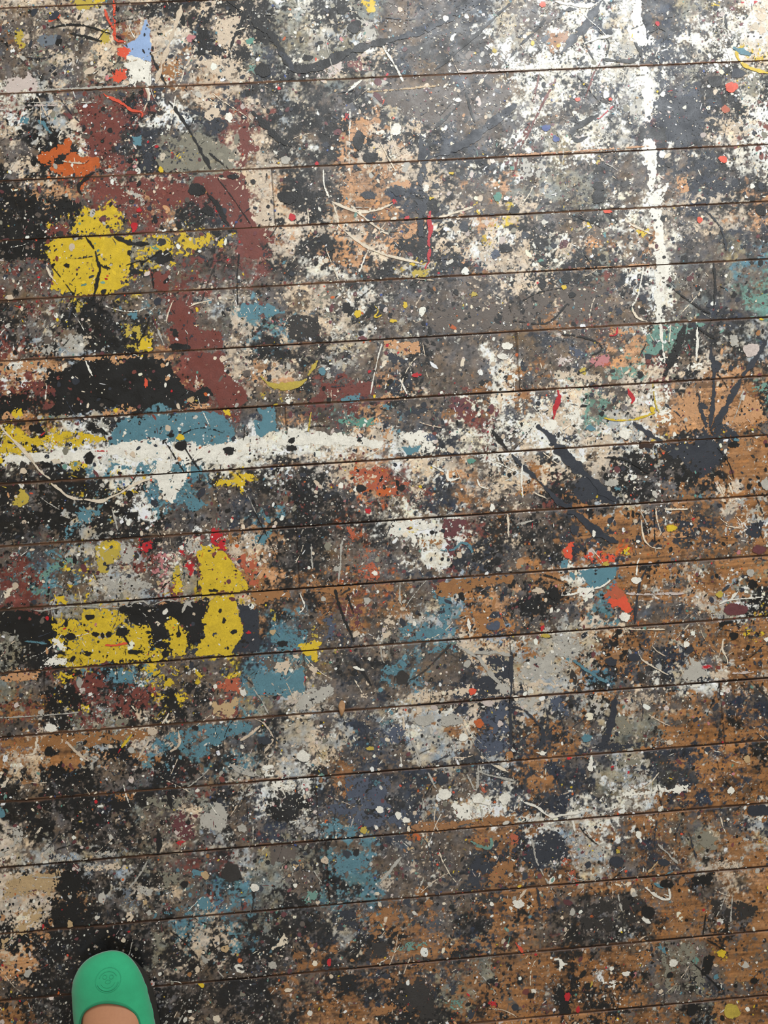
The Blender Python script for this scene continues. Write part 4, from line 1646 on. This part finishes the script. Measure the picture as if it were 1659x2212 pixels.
COVER = np.zeros((1106, 830), np.float32)      # where young marks lie, for thinning the spatter over them
rank = {}
for m in sorted(marks, key=lambda m: -m['area']):
    rank[m['part']] = rank.get(m['part'], 0) + 1
    m['own'] = rank[m['part']] <= 97
rest_bin = {}
for n, m in enumerate(marks):
    pts = m['pts']
    if m['kind'] == 'e':
        (cx, cy), (rx, ry) = pts
        f, gx, gy = None, None, None
        P2 = [(cx - rx, cy - ry), (cx + rx, cy + ry)]
        seed = n
        # bounding box comes from the blot's radii
        step = 1.0
        gx = np.arange(cx - rx * 1.3 - 3, cx + rx * 1.3 + 3, step)
        gy = np.arange(cy - ry * 1.3 - 3, cy + ry * 1.3 + 3, step)
        X, Y = np.meshgrid(gx, gy)
        o = seed * 61.7
        nf = samp(F_FINE[seed % 6], X * 0.8 + o, Y * 0.8 - o)
        nm = samp(F_MID[seed % 8], X / 2 + o, Y / 2 + o)
        a = np.arctan2(Y - cy, X - cx)
        rr = np.hypot((X - cx) / max(rx, 1.0), (Y - cy) / max(ry, 1.0))
        lob = 0.08 * np.cos(2 * a + o) + 0.06 * np.cos(3 * a + 2 * o) + 0.04 * np.cos(5 * a + 3 * o)
        f = (1 + lob - rr) * min(rx, ry) + 0.4 * (1 + 0.7 * m['wear']) * nf
        if m['wear'] >= 2:
            f = np.minimum(f, ({2: 2.1, 3: 1.3}.get(m['wear'], 1.0) - 0.7 * nf - 0.6 * nm) * 3)
        FX, FY = to_floor(X, Y)
        f = np.minimum(f, (gap_distance(FY) - 0.0009) * 1560.0)
    else:
        f, gx, gy = shape_field(m['kind'], m['wear'], m['width'], pts, n)
    young = m['kind'] != 'p' or m['wear'] <= 2
    z = (0.00008 if m['kind'] == 'p' else 0.00062) + n * 0.5e-6
    r = march(f, gx, gy, z)
    if r is None:
        continue
    if m['wear'] <= 2:
        ii = np.clip((gx / 2).astype(int), 0, 829)
        jj = np.clip((gy / 2).astype(int), 0, 1105)
        sub_ok = (f > 0)
        J, I = np.nonzero(sub_ok)
        COVER[jj[J], ii[I]] = max(0.85 - 0.17 * m['wear'], 0.2)
    if m['own']:
        ob = mesh_from(m['part'], *r, PAINT[m['col']], floor)
        noun = {'paint_patch': 'patch of paint worn into the boards', 'paint_blot': 'round blot of dried paint',
                'paint_dribble': 'thin dribbled line of paint', 'paint_streak': 'thick poured streak of paint'}[m['part']]
        ob['label'] = NAMES[m['col']] + ' ' + noun
    else:
        rest_bin.setdefault(m['part'], []).append((r, m['col']))


def join_rest(name, items):
    vs, lo, st, to, co = [], [], [], [], []
    vb = lb = 0
    for (v, l, s, t), c in items:
        vs.append(v)
        lo.append(l + vb)
        st.append(s + lb)
        to.append(t)
        co.append(np.repeat(lin(PAL[c])[None], len(v), 0))
        vb += len(v)
        lb += len(l)
    o = mesh_from(name, np.concatenate(vs), np.concatenate(lo), np.concatenate(st), np.concatenate(to), MAT_SPATTER, floor,
                  np.concatenate(co))
    o['kind'] = 'stuff'
    return o


for part, items in rest_bin.items():
    join_rest(part, items)

# ------------------------------------------------------------------ spatter: drops, flecks and dashes nobody could count


def spatter(n, region, rlo, rhi, power, palette_fn, seed, elong=0.35, z0=0.00034):
    r = np.random.default_rng(seed)
    x0, y0, x1, y1 = region
    px, py = r.uniform(x0, x1, n), r.uniform(y0, y1, n)
    # clustered: keep where a mid-scale noise is high
    keep = samp(F_BIG[seed % 3], px / 2 + 13 * seed, py / 2) * 0.55 + samp(F_MID[seed % 8], px / 4, py / 4 + 5 * seed) * 0.45 \
        + r.standard_normal(n) * 0.9 > -0.25
    px, py = px[keep], py[keep]
    ci = np.clip((px / 2).astype(int), 0, 829)
    cj = np.clip((py / 2).astype(int), 0, 1105)
    inframe = (px > 0) & (px < 1659) & (py > 0) & (py < 2212)
    cov = np.where(inframe, COVER[cj, ci], 0)
    ok = r.uniform(size=len(px)) > cov * 0.8
    px, py = px[ok], py[ok]
    cols, ok, acc = palette_fn(px, py, r)
    px, py, cols, acc = px[ok], py[ok], cols[ok], acc[ok]
    n = len(px)
    rad = rlo * (1 - r.uniform(size=n) * (1 - (rlo / rhi) ** power)) ** (-1 / power)
    rad = np.where(acc, np.minimum(rad, 2.6), rad)
    K = 13
    th = np.linspace(0, 2 * np.pi, K, endpoint=False)[None] + r.uniform(0, 6.28, (n, 1))
    rr = 1 + 0.12 * r.standard_normal((n, K)) + 0.18 * np.cos(2 * th + r.uniform(0, 6, (n, 1))) * r.uniform(0, 1, (n, 1))
    rr = np.clip(rr, 0.45, 1.7) * rad[:, None]
    st = 1 + elong * np.abs(r.standard_normal(n))
    dash = (r.uniform(size=n) < 0.12) & (rad < 2.4)
    st = np.where(dash, r.uniform(2.5, 7, n), st)
    ang = np.where(r.uniform(size=n) < 0.5, r.uniform(0, np.pi, n), r.normal(1.9, 0.5, n))
    ex, ey = np.cos(th) * rr * st[:, None] ** 0.7, np.sin(th) * rr / st[:, None] ** 0.5
    X = px[:, None] + ex * np.cos(ang)[:, None] - ey * np.sin(ang)[:, None]
    Y = py[:, None] + ex * np.sin(ang)[:, None] + ey * np.cos(ang)[:, None]
    FX, FY = to_floor(X, Y)
    CXf, CYf = to_floor(px, py)
    b = np.searchsorted(-GAPS, -CYf)
    b = np.clip(b, 1, len(GAPS) - 1)
    hi, lo = GAPS[b - 1] - 0.001, GAPS[b] + 0.001
    FY = np.clip(FY, lo[:, None], hi[:, None])
    FZ = np.repeat((z0 + (np.arange(n) % 220) * 0.8e-6)[:, None], K, 1)
    v = np.stack([FX, FY, FZ], -1)[:, ::-1].reshape(-1, 3)
    loops = np.arange(n * K)
    return v, loops, np.arange(n) * K, np.full(n, K), np.repeat(cols, K, 0)


def local_palette(accent, lights, darks, locals_, jitter=0.13):
    tab = np.array([lin(PAL[k]) for k in KEYS])
    D = np.stack([DEN[k] for k in KEYS])

    def fn(px, py, r):
        n = len(px)
        w = np.stack([grid_lookup(D[i], px, py) for i in range(len(KEYS))], 1) + 0.02
        w = w / w.sum(1, keepdims=True)
        pick = (np.cumsum(w, 1) > r.uniform(size=(n, 1))).argmax(1)
        c = tab[pick]
        wl = grid_lookup(DEN['W'] + 0.8 * DEN['L'] + 0.8 * DEN['C'] + 0.25 * DEN['G'], px, py)
        u = r.uniform(size=n)
        light_c = np.array([lin(PAL[k]) for k in 'WCLQZEW'])[r.integers(0, 7, n)]
        dark_c = np.array([lin(PAL[k]) for k in 'KNHKNI'])[r.integers(0, 6, n)]
        acc_c = np.array([lin(PAL[k]) for k in 'YRTFVXbJTOcc'])[r.integers(0, 12, n)]
        a, l, d = accent, lights, darks
        l = l * (0.45 + 1.1 * np.clip(wl, 0, 1.3))
        t0 = np.full(n, a)
        t1 = t0 + l
        t2 = t1 + d
        c = np.where((u < t0)[:, None], acc_c, np.where((u < t1)[:, None], light_c, np.where((u < t2)[:, None], dark_c, c)))
        ok = u < t2 + locals_
        c = c * (1 + jitter * r.standard_normal((n, 1)))
        return np.clip(c, 0.003, 0.9), ok, u < t0
    return fn


FR = (-40, -40, 1700, 2252)
sets = [
    spatter(4200, FR, 3.0, 10.0, 2.6, local_palette(0.006, 0.20, 0.30, 0.34), 11, 0.5, 0.00020),
    spatter(16000, FR, 1.7, 6.0, 2.4, local_palette(0.035, 0.28, 0.36, 0.25), 12, 0.45, 0.00038),
    spatter(52000, FR, 0.75, 2.6, 2.0, local_palette(0.04, 0.50, 0.32, 0.1), 13, 0.35, 0.00056),
    spatter(16000, (-900, -700, 2600, 3000), 1.5, 10.0, 2.0, local_palette(0.03, 0.3, 0.36, 0.2), 14, 0.4, 0.00021),
]


def join_spatter(name, sets):
    vs, lo, st, to, co = [], [], [], [], []
    vb = 0
    for v, l, s, t, c in sets:
        vs.append(v)
        lo.append(l + vb)
        st.append(s + vb)
        to.append(t)
        co.append(c)
        vb += len(v)
    return mesh_from(name, np.concatenate(vs), np.concatenate(lo), np.concatenate(st), np.concatenate(to), MAT_SPATTER, floor,
                     np.concatenate(co))


sp = join_spatter('paint_spatter', sets)
sp['kind'] = 'stuff'
sp['label'] = 'countless small drops and flecks of many colours'
del sets

# hair-thin thrown lines
r = np.random.default_rng(77)
items = []
for n in range(340):
    x, y = r.uniform(0, 1659), r.uniform(0, 2212)
    ang = r.normal(1.8, 0.9)
    L = r.uniform(14, 95)
    k = r.uniform(-0.012, 0.012)
    pts = [(x, y)]
    for s in range(7):
        ang += k * L / 7 + r.normal(0, 0.05)
        x += math.cos(ang) * L / 7
        y += math.sin(ang) * L / 7
        pts.append((x, y))
    light = r.uniform() < 0.45
    col = (r.choice(list('WCLQ')) if light else r.choice(list('KNHK')))
    f, gx, gy = shape_field('s', 1, r.uniform(0.8, 1.8), pts, n + 900)
    rr_ = march(f, gx, gy, 0.00075 + n * 0.5e-6)
    if rr_ is not None:
        items.append((rr_, col))
join_rest('paint_threads', items)

# ------------------------------------------------------------------ the shoe and the foot in it
MM = 0.001
tipX, tipY = (float(q) for q in to_floor(233.0, 2056.0, 0.034))
botX, botY = (float(q) for q in to_floor(233.0 + 16.0, 2056.0 + 160.0, 0.034))
ax = Vector((botX - tipX, botY - tipY, 0)).normalized()       # toe -> heel
lt = Vector((-ax.y, ax.x, 0))                                 # towards the outer side of the foot
if lt.x < 0:
    lt = -lt


def place(s, t, z):
    """s: mm behind the toe tip, t: mm to the outer side, z: mm above the floor."""
    return (tipX + (ax.x * s + lt.x * t) * MM, tipY + (ax.y * s + lt.y * t) * MM, z * MM)


ST_S = [0, 2, 6, 12, 19, 30, 42, 64, 96, 120, 150, 180, 210, 235, 248, 255, 258]
ST_L = [0, 14, 26, 35, 41.5, 48, 51, 52, 52, 50, 44, 38, 35, 30, 21, 10, 0]
ST_R = [0, 12, 20, 26, 31, 36.5, 40.5, 45, 49, 50, 47, 42, 38, 32, 22, 10, 0]
OP_S = [52, 54, 59, 66, 78, 108, 145, 180, 210, 232, 241, 244]
OP_L = [6, 18, 28, 34, 38.5, 40, 36, 31, 28, 22, 12, 0]
OP_R = [-6, 7, 19, 27, 34, 38, 38, 34, 31, 24, 12, 0]


def interp(s, S, W):
    return float(np.interp(s, S, W))


def outline(S, L, R, n):
    pts = [(s, -l) for s, l in zip(S, L)]
    pts += [(s, r_) for s, r_ in list(zip(S, R))[::-1]]
    P = [pts[0]]
    for p in pts[1:]:
        if math.dist(p, P[-1]) > 0.01:
            P.append(p)
    if math.dist(P[0], P[-1]) < 0.01:
        P.pop()
    # smooth closed Catmull-Rom, then even spacing
    Q = []
    m = len(P)
    for i in range(m):
        a, b, c, d = P[i - 1], P[i], P[(i + 1) % m], P[(i + 2) % m]
        for k in range(8):
            t = k / 8
            Q.append(tuple(0.5 * (2 * b[j] + (c[j] - a[j]) * t + (2 * a[j] - 5 * b[j] + 4 * c[j] - d[j]) * t * t
                                  + (3 * b[j] - a[j] - 3 * c[j] + d[j]) * t ** 3) for j in (0, 1)))
    Q = np.array(Q)
    seg = np.hypot(*(np.roll(Q, -1, 0) - Q).T)
    cum = np.concatenate([[0], np.cumsum(seg)])
    u = np.linspace(0, cum[-1], n, endpoint=False)
    Qc = np.concatenate([Q, Q[:1]])
    out = np.stack([np.interp(u, cum, Qc[:, 0]), np.interp(u, cum, Qc[:, 1])], 1)
    for _ in range(2):
        out = 0.5 * out + 0.25 * (np.roll(out, 1, 0) + np.roll(out, -1, 0))
    return out


def vamp_z(s, t):
    w = interp(s, ST_S, ST_R) if t > 0 else interp(s, ST_S, ST_L)
    u = min(abs(t) / max(w, 0.5), 1.0)
    ridge = 25 * (1 - math.exp(-max(s, 0) / 13.0)) + 5 * min(max((s - 60) / 120, 0), 1) + 3
    return 30 + ridge * (1 - u ** 2.7) ** 0.55


N = 168
outer = outline(ST_S, ST_L, ST_R, N)
inner = outline(OP_S, OP_L, OP_R, N)
# line the two rings up by their angle around the opening's middle
mid = np.array([150.0, 0.0])
start = lambda P: int(np.argmin(np.abs(np.arctan2(P[:, 1] - (-6), P[:, 0] - 150)) * -1))
outer = np.roll(outer, -start(outer), 0)
inner = np.roll(inner, -start(inner), 0)


def grid_obj(name, rings, mat, parent, closed=True, caps=None, thickness=0, smooth=True):
    vs = [v for ring in rings for v in ring]
    n = len(rings[0])
    fs = []
    for a in range(len(rings) - 1):
        for i in range(n if closed else n - 1):
            j = (i + 1) % n
            fs.append((a * n + i, a * n + j, (a + 1) * n + j, (a + 1) * n + i))
    if caps and 'first' in caps:
        fs.append(tuple(range(n))[::-1])
    if caps and 'last' in caps:
        fs.append(tuple(range((len(rings) - 1) * n, len(rings) * n)))
    me = bpy.data.meshes.new(name)
    me.from_pydata(vs, [], fs)
    import bmesh
    bm = bmesh.new()
    bm.from_mesh(me)
    bmesh.ops.recalc_face_normals(bm, faces=bm.faces)
    bm.to_mesh(me)
    bm.free()
    for p in me.polygons:
        p.use_smooth = smooth
    me.materials.append(mat)
    o = bpy.data.objects.new(name, me)
    SC.collection.objects.link(o)
    if parent:
        o.parent = parent
    if thickness:
        md = o.modifiers.new('thick', 'SOLIDIFY')
        md.thickness = thickness
        md.offset = -1
    return o


def cloth_material(name, color, rough=0.9, sheen=0.3):
    m, nt, b = nodes_of(name)
    n1 = noise_node(nt, 1400, 3, 0.6)
    n2 = noise_node(nt, 60, 4, 0.6)
    f1 = ramp(nt, n1.outputs['Fac'], 0.3, 0.7, 0.93, 1.06)
    f2 = ramp(nt, n2.outputs['Fac'], 0.3, 0.7, 0.93, 1.06)
    mu = nt.nodes.new('ShaderNodeMath')
    mu.operation = 'MULTIPLY'
    nt.links.new(f1, mu.inputs[0])
    nt.links.new(f2, mu.inputs[1])
    vm = nt.nodes.new('ShaderNodeVectorMath')
    vm.operation = 'SCALE'
    vm.inputs[0].default_value = color
    nt.links.new(mu.outputs[0], vm.inputs['Scale'])
    nt.links.new(vm.outputs[0], b.inputs['Base Color'])
    b.inputs['Roughness'].default_value = rough
    b.inputs['Sheen Weight'].default_value = sheen
    bp = nt.nodes.new('ShaderNodeBump')
    bp.inputs['Strength'].default_value = 0.15
    bp.inputs['Distance'].default_value = 0.0003
    nt.links.new(n1.outputs['Fac'], bp.inputs['Height'])
    nt.links.new(bp.outputs[0], b.inputs['Normal'])
    return m


MAT_SUEDE = cloth_material('green_nubuck', (0.03, 0.42, 0.19))
MAT_EMB = cloth_material('green_moulded_emblem', (0.02, 0.38, 0.175), 0.7, 0.1)
MAT_BIND = cloth_material('green_binding', (0.012, 0.22, 0.10), 0.8, 0.1)
MAT_SOLE = cloth_material('dark_rubber', (0.035, 0.032, 0.026), 0.75, 0.0)


def skin_material():
    m, nt, b = nodes_of('skin')
    n1 = noise_node(nt, 250, 5, 0.65)
    r = nt.nodes.new('ShaderNodeMixRGB')
    r.inputs[1].default_value = (0.50, 0.225, 0.115, 1)
    r.inputs[2].default_value = (0.60, 0.29, 0.155, 1)
    nt.links.new(n1.outputs['Fac'], r.inputs[0])
    nt.links.new(r.outputs[0], b.inputs['Base Color'])
    b.inputs['Roughness'].default_value = 0.55
    b.inputs['Subsurface Weight'].default_value = 0.12
    b.inputs['Subsurface Radius'].default_value = (0.004, 0.002, 0.001)
    return m


MAT_SKIN = skin_material()

# foot and lower leg, one continuous surface: section centre (s, z), half width, half height, lean of the section, sideways shift
SEC = [(14, 41, 5, 2, 0, -6), (17, 41, 15, 5, 0, -6), (26, 41, 25, 7, 0, -6), (42, 42, 33, 9.5, 0, -3), (58, 42, 36, 13.5, 2, -1), (70, 43, 37, 16, 4, 0),
       (84, 44, 38, 19.5, 5, 0), (104, 45, 38.5, 25, 12, -1), (130, 51, 38, 33, 22, -3), (158, 62, 34, 41, 32, -1),
       (184, 78, 32, 47, 44, 0), (203, 100, 31, 47, 60, 0), (214, 128, 32, 43, 74, 0), (220, 160, 32.5, 38, 84, 0),
       (224, 200, 34, 38, 88, 0), (228, 250, 39, 43, 90, 0), (232, 310, 48, 52, 90, 0), (232, 365, 54, 59, 90, 0),
       (228, 420, 55, 60, 90, 0), (224, 470, 53, 57, 90, 0), (223, 492, 44, 48, 90, 0), (222, 500, 20, 22, 90, 0)]
rings = []
for s, z, a, b_, lean, sh in SEC:
    le = math.radians(lean)
    ring = []
    for k in range(40):
        th = 2 * math.pi * k / 40
        t = a * math.cos(th) + sh
        h = b_ * math.sin(th)
        # top of a foot is rounder than its base
        if lean < 30 and h < 0:
            h *= 0.75
        ring.append(place(s - h * math.sin(le) * 1.0, t, z + h * math.cos(le)))
    rings.append(ring)
person = grid_obj('person', rings, MAT_SKIN, None, True, ('first', 'last'))
sd = person.modifiers.new('soft', 'SUBSURF')
sd.levels = sd.render_levels = 2
person['label'] = 'bare foot of a standing person in a green closed-toe slip-on shoe, on the paint-crusted floor'
person['category'] = 'person'

rows = []
M_ = 22
for a in range(M_ + 1):
    f = 1 - (1 - a / M_) ** 1.0
    f = f ** 1.5
    ring = []
    for i in range(N):
        s = outer[i, 0] * (1 - f) + inner[i, 0] * f
        t = outer[i, 1] * (1 - f) + inner[i, 1] * f
        z = vamp_z(s, t) if a else 30.0
        ring.append(place(s, t, z))
    rows.append(ring)
shoe = grid_obj('shoe', rows, MAT_SUEDE, person, True, None, 0.0022)
shoe['label'] = 'green nubuck slip-on shoe with a round moulded emblem on the toe'

# sole: follows the upper, rocker toe and slightly flared side
srings = []
for z, inset, toe in ((31.5, 2.5, 1.0), (31, 0.4, 0.0), (27, 0.3, 3.0), (20, 0.2, 8.0), (12, 0.3, 14.0), (5, 1.0, 20.0), (0.8, 2.5, 27.0), (0.7, 8.0, 32.0)):
    ring = []
    c = outer.mean(0)
    nxt, prv = np.roll(outer, -1, 0), np.roll(outer, 1, 0)
    tang = nxt - prv
    nor = np.stack([tang[:, 1], -tang[:, 0]], 1)
    nor /= np.linalg.norm(nor, axis=1)[:, None]
    sign = np.sign(np.sum(nor * (outer - c), 1).mean())
    nor *= sign
    for i in range(N):
        s = outer[i, 0] - nor[i, 0] * inset
        t = outer[i, 1] - nor[i, 1] * inset
        k = max(0.0, 1 - max(s, 0) / 70.0)
        s = s + toe * k
        ring.append(place(s, t, z))
    srings.append(ring)
sole = grid_obj('sole', srings, MAT_SOLE, shoe, True, ('first', 'last'))
sole['label'] = 'thick dark rubber sole'


def tube(path, rad, closed=True, seg=8):
    P = [Vector(p) for p in path]
    n = len(P)
    out = []
    for i in range(n):
        if closed:
            d = (P[(i + 1) % n] - P[i - 1]).normalized()
        else:
            d = (P[min(i + 1, n - 1)] - P[max(i - 1, 0)]).normalized()
        up = Vector((0, 0, 1))
        e1 = d.cross(up).normalized()
        e2 = e1.cross(d).normalized()
        k = rad if closed else rad * (0.3 if i in (0, n - 1) else 1)
        out.append([tuple(P[i] + (e1 * math.cos(2 * math.pi * j / seg) + e2 * math.sin(2 * math.pi * j / seg)) * k) for j in range(seg)])
    if closed:
        out.append(out[0])
    return out


bind = grid_obj('binding', tube([place(s, t, vamp_z(s, t) - 0.4) for s, t in inner], 0.0013), MAT_BIND, shoe)
bind['label'] = 'darker green binding round the opening'


def on_vamp(s, t, up=0.0):
    return place(s, t, vamp_z(s, t) + up)


EC = (27.0, 3.0)


def ring_path(cs, ct, rs, rt, a0=0, a1=360, n=48):
    full = abs(a1 - a0) >= 360
    k = np.radians(np.linspace(a0, a1, n, endpoint=not full))
    return [on_vamp(cs + rs * math.sin(q), ct + rt * math.cos(q), 0.0) for q in k]


curves = [(ring_path(*EC, 13.5, 15.5), 0.55, True), (ring_path(*EC, 11.2, 13.0, 15, 165), 1.0, False), (ring_path(EC[0] - 1, EC[1], 8.8, 11, 195, 345), 0.6, False),
          (ring_path(EC[0] - 4.5, EC[1] - 3.6, 2.2, 2.4, n=20), 0.55, True), (ring_path(EC[0] - 3.6, EC[1] + 4.6, 2.2, 2.4, n=20), 0.55, True),
          (ring_path(EC[0] + 1.2, EC[1] + 0.2, 2.2, 3.0, n=20), 0.5, True), (ring_path(EC[0], EC[1], 8, 9.0, 20, 160), 0.5, False)]
vs, fs = [], []
for path, rad, closed in curves:
    R_ = tube(path, rad * MM, closed)
    b0 = len(vs)
    for ring in R_:
        vs += ring
    for a in range(len(R_) - 1):
        for i in range(8):
            j = (i + 1) % 8
            fs.append((b0 + a * 8 + i, b0 + a * 8 + j, b0 + (a + 1) * 8 + j, b0 + (a + 1) * 8 + i))
me = bpy.data.meshes.new('emblem')
me.from_pydata(vs, [], fs)
for p in me.polygons:
    p.use_smooth = True
me.materials.append(MAT_EMB)
emb = bpy.data.objects.new('emblem', me)
SC.collection.objects.link(emb)
emb.parent = shoe
emb['label'] = 'round moulded emblem of rings and arcs, slightly darker green'

# ------------------------------------------------------------------ a loose sliver of wood lying over a joint
chip_px = [(733, 1536), (731, 1524), (737, 1513), (744, 1517), (745, 1530), (741, 1542), (737, 1546)]
chip_px = smooth_pts(chip_px + [chip_px[0]])[:-1]
cc = np.mean(chip_px, 0)
rings = []
for f, z in ((1.0, 0.9), (1.0, 1.5), (0.75, 2.1), (0.4, 2.5), (0.08, 2.6)):
    ring = []
    for x, y in chip_px:
        X, Y = to_floor(cc[0] + (x - cc[0]) * f, cc[1] + (y - cc[1]) * f)
        ring.append((float(X), float(Y), (z + 0.06 * (y - cc[1])) * MM if z > 1 else 0.0009))
    rings.append(ring)
m, nt, b = nodes_of('dry_wood_sliver')
n1 = noise_node(nt, 500, 4, 0.6)
mx = nt.nodes.new('ShaderNodeMixRGB')
mx.inputs[1].default_value = (0.30, 0.15, 0.06, 1)
mx.inputs[2].default_value = (0.52, 0.30, 0.15, 1)
nt.links.new(n1.outputs['Fac'], mx.inputs[0])
nt.links.new(mx.outputs[0], b.inputs['Base Color'])
b.inputs['Roughness'].default_value = 0.7
chip = grid_obj('wood_sliver', rings, m, None, True, ('first', 'last'))
chip['label'] = 'small tan sliver of wood lying loose across a joint between floorboards'
chip['category'] = 'wood chip'
